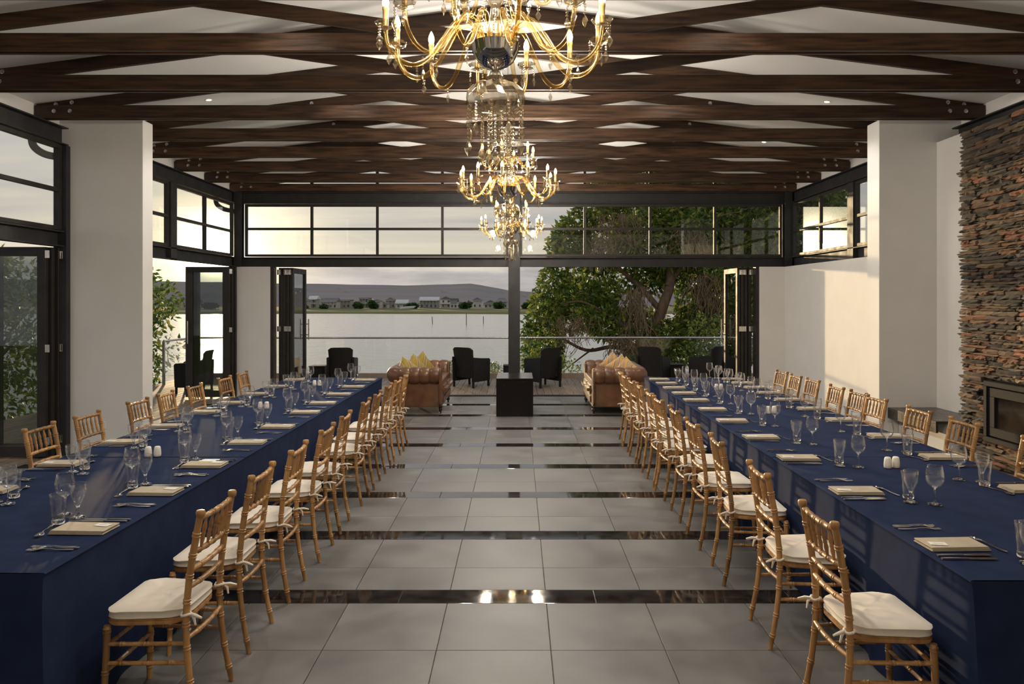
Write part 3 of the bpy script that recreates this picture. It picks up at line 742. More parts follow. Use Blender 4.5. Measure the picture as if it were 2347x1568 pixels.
# ------------------------------------------------------------------ tableware
ZT = .752
wine_me = MB().lathe([(.0001, .001), (.034, .001), (.0345, .003), (.020, .006), (.007, .012), (.0045, .03), (.0042, .080), (.006, .088), (.018, .094), (.034, .108), (.0435, .128), (.0455, .146), (.0440, .168), (.0390, .195), (.0365, .207), (.0355, .2078), (.0348, .206), (.0418, .170), (.0436, .146), (.0415, .129), (.032, .110), (.012, .098), (.0001, .095)], 24).mesh('wine_glass', 60); wine_me.materials.append(ware)
gob_me = MB().lathe([(.0001, .001), (.034, .001), (.0345, .004), (.022, .008), (.010, .014), (.0075, .026), (.0095, .034), (.007, .042), (.0075, .054), (.011, .062), (.019, .078), (.031, .104), (.0375, .130), (.0390, .150), (.0380, .172), (.0370, .1732), (.0362, .171), (.0370, .150), (.0354, .130), (.029, .106), (.016, .080), (.006, .068), (.0001, .066)], 24).mesh('goblet', 60); gob_me.materials.append(ware)
tum_me = MB().lathe([(.0001, .001), (.027, .001), (.0285, .004), (.029, .022), (.0315, .060), (.0355, .110), (.0385, .147), (.0378, .148), (.0368, .146), (.034, .110), (.030, .062), (.0272, .024), (.024, .019), (.0001, .018)], 24).mesh('tumbler', 60); tum_me.materials.append(ware)
shk_me = MB().lathe([(.0001, 0), (.020, 0), (.0235, .004), (.0245, .018), (.0235, .040), (.0205, .060), (.018, .068), (.013, .071), (.0001, .072)], 20).mesh('shaker_body', 60); shk_me.materials.append(ceramic)
hole_me = MB().lathe([(.0001, .0008), (.0016, .0008), (.0016, 0)], 6).mesh('hole'); hole_me.materials.append(ink_m)
def solid_below(me, z):
    me.materials.append(ware_solid); top = max(v.co.z for v in me.vertices)
    for p in me.polygons:
        if p.center.z < z or p.center.z > top - .0030: p.material_index = 1
solid_below(wine_me, .096); solid_below(gob_me, .067); solid_below(tum_me, .0205)
def outline_bar(pts, th, z=lambda y: 0, dish=0):
    """flat metal piece from half-width profile pts (y, w), curved in z."""
    mb = MB(); v = []; f = []
    for y, w in pts:
        for x, zz in ((-w, th), (0, th * 1.25 - dish * min(1, w / .015)), (w, th), (w * .9, 0), (-w * .9, 0)): v.append((x, y, z(y) + zz))
    for i in range(len(pts) - 1):
        for k in range(5): f.append((i * 5 + k, i * 5 + (k + 1) % 5, (i + 1) * 5 + (k + 1) % 5, (i + 1) * 5 + k))
    f.append((4, 3, 2, 1, 0)); n = (len(pts) - 1) * 5; f.append(tuple(range(n, n + 5)))
    return mb.add(v, f)
HND = [(-.100, .002), (-.098, .006), (-.085, .0085), (-.06, .0065), (-.03, .0042), (0, .0032), (.03, .0030)]
zf = lambda y: .0008 + (.006 * math.exp(-((y - .02) / .035) ** 2))
mb = outline_bar(HND + [(.045, .0045), (.055, .009), (.062, .0115)], .0018, zf)
for k in range(4):
    x = -.0093 + .0062 * k; mb.bar((x, .060, .0022), (x * .95, .098, .0038), .0032, .0018)
fork_me = mb.mesh('fork', 40); fork_me.materials.append(silver)
spoon_me = outline_bar(HND + [(.040, .005), (.048, .011), (.058, .0165), (.070, .0190), (.082, .0175), (.092, .012), (.098, .005), (.1, .001)], .0018, lambda y: zf(y) + (.004 * ((y - .07) / .03) ** 2 if y > .045 else 0), dish=.004).mesh('spoon', 60); spoon_me.materials.append(silver)
mb = outline_bar([(-.118, .003), (-.115, .0075), (-.09, .0085), (-.03, .0065), (-.004, .0060)], .0055); bl = outline_bar([(-.004, .0065), (.004, .0085), (.05, .0105), (.095, .0105), (.11, .007), (.118, .0015)], .0016, lambda y: .0022)
mb.add(bl.v, bl.f); knife_me = mb.mesh('knife', 40); knife_me.materials.append(silver)
# napkin folded in layers, the rolled folds at the guest's end
def napkin_mesh():
    mb = MB(); w = .070
    for k in range(4):
        z0 = .0005 + .0042 * k; a = -.130 + .004 * ((k * 7) % 3); b = .130 - .003 * k
        pts = []
        for i in range(9): t = PI / 2 + PI * i / 8; pts.append((a + .002 + .0021 * math.cos(t), z0 + .0019 + .0019 * math.sin(t)))
        pts += [(b, z0), (b + .001, z0 + .0019), (b, z0 + .0038)]
        pr = [(y, z + .0016 * math.sin((y + .13) * 9) * (k / 3)) for y, z in pts]
        mb.prism(pr, 'X', -w + .0012 * k, w - .001 * k)
    return mb.mesh('napkin', 40)
nap_me = napkin_mesh(); nap_me.materials.append(napkin_m)
card_me = MB().box(-.020, -.036, 0, .020, .036, .0008).mesh('menu_card'); card_me.materials.append(paper_m)
line_me = MB().box(-.0015, -.022, .0009, .0015, .022, .0011).mesh('printed_line'); line_me.materials.append(ink_m)

def setting(Tx, y, facing, idx, nm, side, vis_all=True):
    """facing -1: guest looks towards -X (sits on the +X edge); +1 the other way."""
    rz = PI / 2 if facing < 0 else -PI / 2
    Mw = Matrix.Translation((Tx, y, ZT)) @ Matrix.Rotation(rz, 4, 'Z'); rr = random.Random(idx * 17 + int(abs(Tx) * 100))
    where = f'{ORD[idx]} {side} place from the sofa, {nm} table'
    grp = f'{side} places of the {nm} table'
    def item(name, me, x, yy, rot, label, cat, z=0, rx=0, g=None):
        p = Mw @ Vector((x + rr.uniform(-.008, .008), yy + rr.uniform(-.006, .006), z))
        o = put(name, me, None, None, p, (rx, 0, rz + rot + rr.uniform(-.04, .04))); return tag(o, label + ', ' + where, cat, g + ', ' + grp)
    nk = item('napkin', nap_me, 0, .150, 0, 'folded beige linen napkin', 'napkin', g='napkins')
    cd = put('menu_card', card_me, None, nk, (.022, -.075, .0192), (0, 0, -.18)); put('printed_line', line_me, None, cd)
    item('fork', fork_me, -.285, .135, 0, 'outer silver fork', 'fork', g='forks')
    item('fork', fork_me, -.245, .140, .02, 'inner silver fork', 'fork', g='forks')
    item('soup_spoon', spoon_me, -.265, .125, .05, 'silver soup spoon lying between the forks', 'spoon', .001, g='soup spoons')
    item('dessert_spoon', spoon_me, -.01, .325, PI / 2 + .22, 'silver dessert spoon above the napkin', 'spoon', g='dessert spoons')
    item('knife', knife_me, .125, .135, 0, 'inner silver knife', 'knife', g='knives')
    item('knife', knife_me, .165, .130, 0, 'outer silver knife', 'knife', g='knives')
    k = (0, 0) if facing < 0 else (.03, .045)
    item('goblet', gob_me, .19 + k[0], .300 + k[1], 0, 'short-stemmed goblet', 'glass', g='goblets')
    item('tumbler', tum_me, .105 + k[0], .335 + k[1], 0, 'straight water tumbler', 'glass', g='tumblers')
    item('wine_glass', wine_me, .245 + k[0] * .5, .400 + k[1], 0, 'tall wine glass', 'glass', g='wine glasses')
LS = [3.50, 4.17, 4.85, 5.60, 6.30, 7.10, 7.72, 8.45, 9.18, 9.93]
RS = [3.27, 4.19, 5.06, 5.83, 6.62, 7.30, 7.97, 8.55, 9.07, 9.56, 10.03]
def vis(x, y): px = VPX + x / y * FPX; return -60 < px < IW + 60
for T, lst, nm in ((LT, LS, 'window-side'), (RT, RS, 'fireplace-side')):
    for edge, facing in ((T['x1'], -1), (T['x0'], 1)):
        side = 'aisle-side' if (T is LT) == (facing < 0) else 'outer'
        for i, y in enumerate(sorted(lst, reverse=True)):
            yy = y + (.03 if side == 'outer' else 0)
            if vis(edge + facing * .25, yy): setting(edge, yy, facing, i, nm, side)
    cx = (T['x0'] + T['x1']) / 2
    for j, y in enumerate([9.3, 7.35, 5.12] if T is LT else [8.9, 7.05, 4.78]):
        for s, word in ((-1, 'salt'), (1, 'pepper')):
            o = put('shaker', shk_me, None, None, (cx + s * .029, y + s * .006, ZT + .002))
            o2 = [put('hole', hole_me, None, o, (.006 * math.cos(a), .006 * math.sin(a), .0708)) for a in (0, 2.1, 4.2)]
            tag(o, f'white ceramic shaker nearer the ' + ('aisle' if (s > 0) == (T is LT) else 'outer chairs') + f', {ORD[j]} pair from the sofa, {nm} table', 'shaker', f'{ORD[j]} shaker pair, {nm} table')

# ------------------------------------------------------------------ chesterfield sofas, cushions, black block table
def make_sofa():
    """Faces +X local; x 0 (back) .. .99 (front), y -L/2..L/2."""
    L = 1.72; t = thing('chesterfield_sofa', '', 'sofa')
    # U path along the arms and back (centre line of the padded wall)
    w = .155; xb, xf, ya = .17, .90, L / 2 - .17; rc = .13
    path = []
    def arc(cx, cy, a0, a1, n=16):
        for i in range(n + 1):
            a = math.radians(a0 + (a1 - a0) * i / n); path.append((cx + rc * math.cos(a), cy + rc * math.sin(a)))
    n1 = 56
    for i in range(n1): path.append((xf - (xf - xb - rc) * i / n1, -ya))
    arc(xb + rc, -ya + rc, 270, 180)
    n2 = 100
    for i in range(1, n2): path.append((xb, -ya + rc + (2 * ya - 2 * rc) * i / n2))
    arc(xb + rc, ya - rc, 180, 90)
    for i in range(1, n1 + 1): path.append((xb + rc + (xf - xb - rc) * i / n1, ya))
    n = len(path); s = [0]
    for a, b in zip(path[:-1], path[1:]): s.append(s[-1] + math.hypot(b[0] - a[0], b[1] - a[1]))
    # profile: (offset outward, z); inner face up, over the roll, down the outer neck
    prof = [(-.075, .30), (-.085, .42), (-.085, .52), (-.075, .62), (-.045, .70), (.01, .750), (.06, .752), (.115, .725), (.152, .668), (.158, .60), (.135, .53), (.095, .490), (.055, .475)]
    v = []; f = []; m = len(prof)
    cre = s[-1] / round(s[-1] / .165)
    for i, (x, y) in enumerate(path):
        a = path[max(i - 1, 0)]; b = path[min(i + 1, n - 1)]; tx, ty = b[0] - a[0], b[1] - a[1]; q = math.hypot(tx, ty); nx, ny = -ty / q, tx / q   # outward
        c = abs(math.sin(PI * s[i] / cre)) ** .45
        for k, (o, z) in enumerate(prof):
            pf = (c - 1) * (.024 if k >= 2 else .010)
            cz, co = .60, .03
            dz, do = z - cz, o - co; ln = math.hypot(dz, do)
            o2, z2 = o + do / ln * pf, z + dz / ln * pf
            v.append((x + nx * o2, y + ny * o2, z2))
    for i in range(n - 1):
        for k in range(m - 1): f.append((i * m + k, i * m + k + 1, (i + 1) * m + k + 1, (i + 1) * m + k))
    f.append(tuple(range(m))); f.append(tuple(range((n - 1) * m, n * m))[::-1])
    MB().add(v, f).obj('rolled_arms_and_back', leather, t, 70)
    # outer carcass below the roll
    cp = []
    for x, y in rrect(.11, -L / 2 + .105, .93, L / 2 - .105, .05, 4): cp.append((x, y))
    MB().prism(cp, 'Z', .115, .54).obj('carcass', leather, t, 40, bevel=.012, seg=2)
    for sy in (-1, 1):   # scroll faces on the arm fronts
        MB().prism(rrect(sy * ya - (.085 if sy > 0 else .145), .12, sy * ya + (.145 if sy > 0 else .085), .735, .08, 5), 'X', .895, .925).obj('arm_front', leather, t, 40, bevel=.012, seg=2)
    MB().box(.25, -L / 2 + .26, .14, .955, L / 2 - .26, .30).obj('seat_rail', leather, t, 40, bevel=.03, seg=3)
    for sy in (-1, 1):
        a, b = (-L / 2 + .265, -.004) if sy < 0 else (.004, L / 2 - .265)
        MB().box(.26, a, .302, 1.0, b, .44).obj('seat_cushion', leather, t, 60, bevel=.045, seg=4)
    bt = MB().ball((0, 0, 0), .011, 8, 5).mesh('button', 60); bt.materials.append(leather)
    for zz, off in ((.50, 0), (.60, .5), (.68, 0)):
        i_s = [k for k in range(n)]
        q = off * cre + cre
        while q < s[-1] - .05:
            j = min(range(n), key=lambda k: abs(s[k] - q)); x, y = path[j]; a = path[max(j - 1, 0)]; b = path[min(j + 1, n - 1)]; tx, ty = b[0] - a[0], b[1] - a[1]; ll = math.hypot(tx, ty); nx, ny = -ty / ll, tx / ll
            o = -.080 if zz < .65 else -.055
            put('button', bt, None, t, (x + nx * o, y + ny * o, zz)); q += cre
    leg = MB().lathe([(.016, 0), (.022, .012), (.014, .022), (.030, .045), (.034, .062), (.024, .085), (.032, .10), (.034, .13)], 14).mesh('leg', 50); leg.materials.append(dark_wood)
    for x in (.20, .90):
        for y in (-L / 2 + .20, L / 2 - .20): put('leg', leg, None, t, (x, y, 0))
    return t
so1 = make_sofa(); so1.location = (-2.15, 12.62, 0)
tag(so1, 'tan leather chesterfield sofa with mustard cushions, beside the window-side table', 'sofa', 'chesterfield sofas')
so2 = copy_tree(so1); so2.location = (2.12, 12.60, 0); so2.rotation_euler = (0, 0, PI)
tag(so2, 'tan leather chesterfield sofa with tan striped cushions, beside the fireplace-side table', 'sofa', 'chesterfield sofas')
def pillow(mat, loc, rot, label, grp, sz=.36):
    n = 12; v = []; f = []
    for side in (1, -1):
        for i in range(n + 1):
            for j in range(n + 1):
                a, b = i / n * 2 - 1, j / n * 2 - 1
                k = 1 - .10 * (1 - abs(a) ** 2) * abs(b) ** 6 ; k2 = 1 - .10 * (1 - abs(b) ** 2) * abs(a) ** 6
                h = .085 * ((1 - a ** 4) * (1 - b ** 4)) ** .55 * (1 + .1 * math.sin(5 * a + 3 * b))
                v.append((a * sz / 2 * k2, b * sz / 2 * k, side * h))
    w = n + 1
    for i in range(n):
        for j in range(n):
            q = (i * w + j, i * w + j + 1, (i + 1) * w + j + 1, (i + 1) * w + j); f.append(q[::-1]); f.append(tuple(k + w * w for k in q))
    o = MB().add(v, f).obj('throw_cushion', mat, None, 80, loc=loc, rot=rot); return tag(o, label, 'cushion', grp)
for k, (y, tilt) in enumerate(((12.26, .55), (12.63, .80), (13.0, .95))):
    pillow(mustard, (-1.83 + .07 * k, y, .655 + .015 * k), (PI / 2 - .30, tilt, .75 - .25 * k), 'mustard striped throw cushion, ' + ['at the end nearest the long table', 'the middle one', 'the one towards the deck'][k] + ', on the window-side sofa', 'mustard cushions')
for k, (y, tilt) in enumerate(((12.26, .60), (12.62, .90), (12.98, .75))):
    pillow(tanstripe, (1.80 - .07 * k, y, .655 + .015 * k), (PI / 2 - .30, tilt, -.75 + .25 * k), 'tan striped throw cushion, ' + ['at the end nearest the long table', 'the middle one', 'the one towards the deck'][k] + ', on the fireplace-side sofa', 'tan striped cushions')
bt = thing('coffee_table', 'black lacquered block coffee table between the two leather sofas', 'table', (-.05, 12.1, 0))
MB().box(-.29, -.47, .0, .29, .47, .565).obj('base', black_block, bt, bevel=.003)
MB().box(-.29, -.47, .567, .29, .47, .597).obj('table_top', black_block, bt, bevel=.003)

# ------------------------------------------------------------------ deck, balustrade
dk = struct(MB().box(-7.9, 14.24, -.20, 6.5, 17.45, -.06).box(-7.9, 1.0, -.20, -5.56, 14.24, -.06).obj('floor_deck', soil), 'timber plank deck outside the folding doors')
pw = .142; x = -7.85; pl_cache = {}
k = 0
while x < 6.4:
    y0 = 14.26 if x + pw / 2 > -5.6 else 1.2
    L = 17.40 - y0
    if L not in pl_cache:
        pl_cache[L] = MB().box(-pw / 2 + .003, 0, -.035, pw / 2 - .003, L, -.005).mesh('plank', bevel=.003); pl_cache[L].materials.append(deck_m)
    put('plank', pl_cache[L], None, dk, (x + pw / 2, y0, 0)); x += pw; k += 1
MB().box(-7.9, 17.40, -.20, 6.5, 17.47, .105).obj('kerb_board', deck_edge, dk, bevel=.004)
bl = thing('balustrade', 'frameless glass balustrade with a slim steel handrail along the deck edge', 'balustrade', (0, 17.43, 0))
xs = [-7.64, -5.46, -3.37, -1.29, .80, 2.90, 5.0, 6.5]
for a, b in zip(xs[:-1], xs[1:]): MB().box(a + .008, -.006, .108, b - .008, .006, .915).obj('glass_panel', rail_glass, bl)
MB().tube([(-7.64, 0, .935), (6.5, 0, .935)], .024, 12).obj('handrail', chrome, bl, 40)
MB().tube([(-7.64, -1.43, .935), (-7.64, 0, .935)], .024, 12).obj('handrail', chrome, bl, 40)
MB().box(-7.665, -1.455, -.03, -7.615, -1.405, .93).obj('post', chrome, bl, bevel=.003)
MB().box(-7.646, -1.39, .06, -7.634, -.02, .915).obj('glass_panel', rail_glass, bl)

# ------------------------------------------------------------------ rattan armchairs and side tables on the deck
def make_rattan():
    """Faces +Y local."""
    t = thing('rattan_armchair', '', 'chair')
    v = []; f = []; n = 9; rows = 10
    for th in (0, .045):
        for j in range(rows + 1):
            q = j / rows; z = .20 + .64 * q; hw = .22 + .035 * q; cr = 0 if q < .9 else (q - .9) * 1.6
            for i in range(n + 1):
                a = i / n * 2 - 1; zz = z - (abs(a) ** 8) * (.05 if j == rows else 0)
                v.append((a * hw, -.26 - .10 * q + .04 * a * a + th, zz))
    w = n + 1; off = w * (rows + 1)
    for j in range(rows):
        for i in range(n):
            q = (j * w + i, j * w + i + 1, (j + 1) * w + i + 1, (j + 1) * w + i); f.append(q); f.append(tuple(x + off for x in q[::-1]))
    ring = [i for i in range(w)] + [j * w + n for j in range(1, rows + 1)] + [rows * w + i for i in range(n - 1, -1, -1)] + [j * w for j in range(rows - 1, 0, -1)]
    for a, b in zip(ring, ring[1:] + ring[:1]): f.append((a, a + off, b + off, b))
    MB().add(v, f).obj('backrest', rattan, t, 50)
    MB().box(-.23, -.25, .20, .23, .27, .40).obj('seat', rattan, t, 40, bevel=.02, seg=2)
    for sx in (-1, 1):
        pts = [(-.30, .12), (.27, .12), (.285, .555), (.27, .59), (.0, .605), (-.32, .64)]
        x0, x1 = sorted((sx * .235, sx * .285))
        MB().prism(pts, 'X', x0, x1).obj('arm_panel', rattan, t, 40, bevel=.012, seg=2)
        for y in (-.27, .24):
            MB().box(sx * .26 - .02, y - .02, 0, sx * .26 + .02, y + .02, .20).obj('leg', rattan, t, bevel=.004)
    return t
rc0 = make_rattan()
for k, (x, y, rz, lab) in enumerate([(-3.72, 15.75, .08, 'black rattan armchair on the deck beside the stacked doors facing the hills'),
        (-.98, 15.75, -.62, 'black rattan deck armchair turned towards the steel column, behind the mustard-cushion sofa'),
        (.52, 15.7, .62, 'black rattan armchair on the deck between the steel column and the big tree'),
        (2.93, 16.0, -.50, 'black rattan armchair on the deck behind the sofa with tan striped cushions'),
        (4.10, 16.1, .75, 'black rattan armchair on the deck behind the doors in front of the big tree'),
        (-6.45, 14.75, PI / 2 + .1, 'black rattan armchair on the side deck behind the sunlit door leaf')]):
    o = rc0 if k == 0 else copy_tree(rc0)
    o.location = (x, y, -.005); o.rotation_euler = (0, 0, rz); tag(o, lab, 'chair', 'rattan deck chairs')
def side_table(x, y, lab):
    t = thing('rattan_side_table', lab, 'table', (x, y, -.005), 0, 'rattan side tables')
    MB().box(-.17, -.17, .395, .17, .17, .425).obj('table_top', rattan, t, bevel=.004)
    MB().box(-.165, -.165, .05, .165, .165, .395).obj('base', rattan, t, bevel=.01)
    for sx in (-1, 1):
        for sy in (-1, 1): MB().box(sx * .13 - .02, sy * .13 - .02, 0, sx * .13 + .02, sy * .13 + .02, .05).obj('foot', rattan, t)
side_table(-4.28, 15.95, 'low black rattan side table beside the stacked doors facing the hills')
side_table(-.15, 16.1, 'low black rattan side table behind the steel column')
side_table(3.48, 16.30, 'low black rattan side table between two armchairs by the tree')

# ------------------------------------------------------------------ wall sockets
for (x, y, rz, lab) in ((-4.94, 8.80, 0, 'white double socket low on the plaster pier behind the chairs'), (4.80, 14.05, 0, 'white socket low on the plaster pier beside the stacked doors')):
    t = thing('wall_socket', lab, 'socket', (x, y, .30), rz)
    MB().box(-.06, -.009, 0, .06, 0, .085).obj('plate', ceramic, t, bevel=.002)
    for dx in (-.03, .03): MB().box(dx - .016, -.0105, .025, dx + .016, -.009, .060).obj('outlet', ceramic, t)

# ------------------------------------------------------------------ chandeliers
def make_chandelier():
    t = thing('crystal_chandelier', '', 'chandelier')
    zb = roof_z(XC)
    MB().lathe([(.0001, 2.905), (.016, 2.900), (.02, 2.908), (.05, 2.918), (.085, 2.945), (.106, 2.985), (.113, 3.02), (.115, 3.024), (.108, 3.024), (.09, 3.02), (.0001, 3.02)], 28).obj('bowl', chrome_dark, t, 50)
    MB().lathe([(.0001, 2.842), (.012, 2.842), (.035, 2.852), (.043, 2.872), (.035, 2.892), (.014, 2.902)], 16).obj('glass_knob', crystal, t, 30)
    # fluted dish: an upturned shallow dome
    v = []; f = []; seg = 40; prof = [(.012, 2.848), (.06, 2.846), (.10, 2.832), (.128, 2.800), (.137, 2.765), (.130, 2.735), (.112, 2.715), (.07, 2.706), (.02, 2.704)]
    for i, (r_, z_) in enumerate(prof):
        for k in range(seg):
            a = 2 * PI * k / seg + i * .10; rr = r_ * (1 + .045 * math.cos(k * 2 * PI / 4)); v.append((rr * math.cos(a), rr * math.sin(a), z_ + .003 * math.cos(k * PI / 2)))
    for i in range(len(prof) - 1):
        for k in range(seg): f.append((i * seg + k, i * seg + (k + 1) % seg, (i + 1) * seg + (k + 1) % seg, (i + 1) * seg + k))
    MB().add(v, f).obj('dish', crystal, t, 20)
    MB().lathe([(.012, 3.02), (.03, 3.04), (.045, 3.10), (.028, 3.16), (.022, 3.20), (.05, 3.24), (.055, 3.27), (.03, 3.31), (.022, 3.40), (.036, 3.46), (.030, 3.54), (.02, 3.58), (.045, 3.62), (.03, 3.66), (.012, 3.70)], 16).obj('glass_stem', crystal, t, 30)
    MB().tube([(0, 0, 3.69), (0, 0, zb + .02)], .006, 8).obj('rod', chrome, t, 40)
    MB().lathe([(.06, zb + .01), (.06, zb - .03), (.045, zb - .045), (.008, zb - .05)], 20).obj('ceiling_rose', chrome, t, 40)
    pathL = spline([(.075, 3.015), (.085, 3.075), (.125, 3.125), (.185, 3.115), (.245, 3.03), (.305, 2.945), (.375, 2.905), (.445, 2.925), (.49, 2.985), (.503, 3.055)], 4) if False else None
    def arm_mesh(pts, r_, name):
        P = spline([(a, 0, b) for a, b in pts], 5); mb = MB()
        n = len(P); seg = 10; vv = []; ff = []
        mb.tube(P, r_, seg); m = mb.mesh(name, 60)
        # twist flutes: shift radius with a turning ripple
        for i, vtx in enumerate(m.vertices):
            k = i % seg; ring_i = i // seg; c = P[min(ring_i, n - 1)]; s_ = 1 + .13 * math.cos(2 * PI * k / seg * 4 + ring_i * .9); vtx.co = c + (vtx.co - c) * s_
        m.materials.append(armglass); return m
    lo = arm_mesh([(.075, 3.015), (.085, 3.075), (.125, 3.125), (.185, 3.115), (.245, 3.03), (.305, 2.945), (.375, 2.905), (.445, 2.925), (.49, 2.985), (.503, 3.055)], .0105, 'arm')
    up = arm_mesh([(.04, 3.26), (.055, 3.315), (.085, 3.345), (.125, 3.33), (.165, 3.27), (.205, 3.225), (.245, 3.23), (.272, 3.265), (.28, 3.31)], .009, 'arm')
    cup_v = MB(); seg = 24; v = []; f = []
    for r_, z_ in ((.008, 0), (.02, .003), (.036, .012), (.045, .026), (.047, .032), (.042, .026), (.018, .010), (.008, .008)):
        for k in range(seg):
            a = 2 * PI * k / seg; w = 1 + (.08 * math.cos(a * 8) if r_ > .03 else 0); v.append((r_ * w * math.cos(a), r_ * w * math.sin(a), z_))
    for i in range(7):
        for k in range(seg): f.append((i * seg + k, i * seg + (k + 1) % seg, (i + 1) * seg + (k + 1) % seg, (i + 1) * seg + k))
    cup = MB().add(v, f).mesh('drip_cup', 40); cup.materials.append(crystal)
    can = MB().lathe([(.013, 0), (.014, .004), (.0125, .008), (.0125, .072), (.0145, .075), (.0145, .088), (.012, .090)], 12).mesh('candle_sleeve', 40); can.materials.append(candle_m)
    bul = MB().lathe([(.010, 0), (.0150, .014), (.0155, .024), (.0125, .040), (.006, .056), (.0012, .064), (.0001, .0645)], 12).mesh('bulb', 60); bul.materials.append(bulb_m)
    def drop(nb, br, ps, name='crystal_drop'):
        mb = MB(); z_ = 0
        for i in range(nb): mb.ball((0, 0, z_ - br), br, 8, 5); z_ -= br * 2.15
        # faceted kite pendant
        mb.lathe([(.0001, z_), (.30 * ps, z_ - .35 * ps), (.62 * ps, z_ - .95 * ps), (.40 * ps, z_ - 1.5 * ps), (.0001, z_ - 2.1 * ps)], 6, Matrix.Diagonal((1, .55, 1, 1)), cap=False)
        m = mb.mesh(name, 35); m.materials.append(crystal); return m
    d_s = drop(4, .0058, .026); d_l = drop(9, .0085, .036); d_m = drop(6, .0075, .030); d_t = drop(2, .006, .022)
    def arm_set(count, me, rr, zc, phase):
        for k in range(count):
            a = 2 * PI * (k + phase) / count; c, s_ = math.cos(a), math.sin(a)
            ar = put('arm', me, None, t, (0, 0, 0), (0, 0, a))
            put('drip_cup', cup, None, ar, (rr, 0, zc)); put('candle_sleeve', can, None, ar, (rr, 0, zc + .012)); put('bulb', bul, None, ar, (rr, 0, zc + .100))
            for q in (-.9, .9, PI):
                if q == PI and k % 2: continue
                put('crystal_drop', d_s, None, ar, (rr + .043 * math.cos(q), .043 * math.sin(q), zc + .018))
            put('crystal_drop', d_t, None, ar, (.72 * rr, 0, (2.895 if rr > .4 else 3.215)))
    arm_set(12, lo, .503, 3.055, .42); arm_set(6, up, .28, 3.31, .1)
    for k in range(10):
        a = 2 * PI * (k + .35) / 10
        put('crystal_drop', (d_l if k % 2 else d_m), None, t, (.128 * math.cos(a), .128 * math.sin(a), 2.738), (0, 0, a * 1.7))
    for k in range(6):
        a = 2 * PI * k / 6; put('crystal_drop', d_l, None, t, (.06 * math.cos(a), .06 * math.sin(a), 2.705), (0, 0, a + .6))
    put('crystal_drop', d_l, None, t, (0, 0, 2.70))
    # bead swags down the stem
    for k in range(8):
        a = 2 * PI * k / 8; mb = MB()
        for i in range(24):
            q = i / 23; rr = .055 + .05 * q ** 2 - .02 * math.sin(PI * q); mb.ball((rr * math.cos(a), rr * math.sin(a), 3.64 - .58 * q), .0075, 6, 4)
        mb.obj('bead_string', crystal, t, 60)
    return t
ch0 = make_chandelier()
for k, (y, lab) in enumerate([(3.45, 'large glowing crystal chandelier over the open tiled aisle, farthest from the sofas'), (7.85, 'crystal chandelier hanging midway along the aisle between the tables'), (12.35, 'crystal chandelier hanging above the black block coffee table')]):
    o = ch0 if k == 0 else copy_tree(ch0)
    o.location = (-.105, y, 0); o.rotation_euler = (0, 0, [0, .2, .35][k]); tag(o, lab, 'chandelier', 'crystal chandeliers')
    for j in range(6):   # the light of the candle bulbs, two bulbs to a lamp
        a = 2 * PI * (j + .5) / 6
        la = bpy.data.lights.new('candle_lamp', 'POINT'); la.energy = [18, 28, 28][k]; la.color = (1, .91, .79); la.shadow_soft_size = .05
        lo_ = bpy.data.objects.new('candle_lamp', la); COL.objects.link(lo_); lo_.location = (-.105 + .5 * math.cos(a), y + .5 * math.sin(a), 3.25)

# ------------------------------------------------------------------ outdoors: water, far shore, houses, hills
WZ = -4.5
wt = put('water', MB().add([(-900, 30, WZ), (900, 30, WZ), (900, 340, WZ), (-900, 340, WZ)], [(0, 1, 2, 3)]).mesh('water'), water_m); wt['kind'] = 'stuff'; wt['label'] = 'pale rippled estuary water beyond the deck'; wt['category'] = 'water'
# banks: near slope, far marsh
v = []; f = []; nx, ny = 60, 14
for i in range(nx + 1):
    x = -70 + 140 * i / nx
    for j in range(ny + 1):
        q = j / ny; y = (17.5 if -7.9 < x < 6.4 else 12) + q * 22
        z = -.5 - 4.3 * q ** .7 + .25 * math.sin(x * 1.3) * q
        if x > 4: z += min(1.2, (x - 4) * .15) * (1 - q)
        v.append((x, y, z))
for i in range(nx):
    for j in range(ny): a = i * (ny + 1) + j; f.append((a, a + ny + 1, a + ny + 2, a + 1))
gr = struct(MB().add(v, f).obj('ground_bank', soil, smooth=180), 'grassy bank dropping to the water')
struct(MB().add([(-70, -20, -.5), (-7.9, -20, -.5), (-7.9, 12, -.5), (-70, 12, -.5)], [(0, 1, 2, 3)]).obj('ground_garden', grass_m))
v = []; f = []; nx = 80
for i in range(nx + 1):
    x = -900 + 1800 * i / nx; e = 318 + 5 * math.sin(i * .9) + 3 * math.sin(i * 2.3)
    for y, z in ((e, WZ - .2), (e + 3, WZ + .35), (400, WZ + .55), (490, WZ + .8), (900, WZ + 1.5)): v.append((x, y, z))
for i in range(nx):
    for j in range(4): a = i * 5 + j; f.append((a, a + 5, a + 6, a + 1))
struct(MB().add(v, f).obj('ground_marsh', grass_m, smooth=60), 'green marsh strip along the far shore')
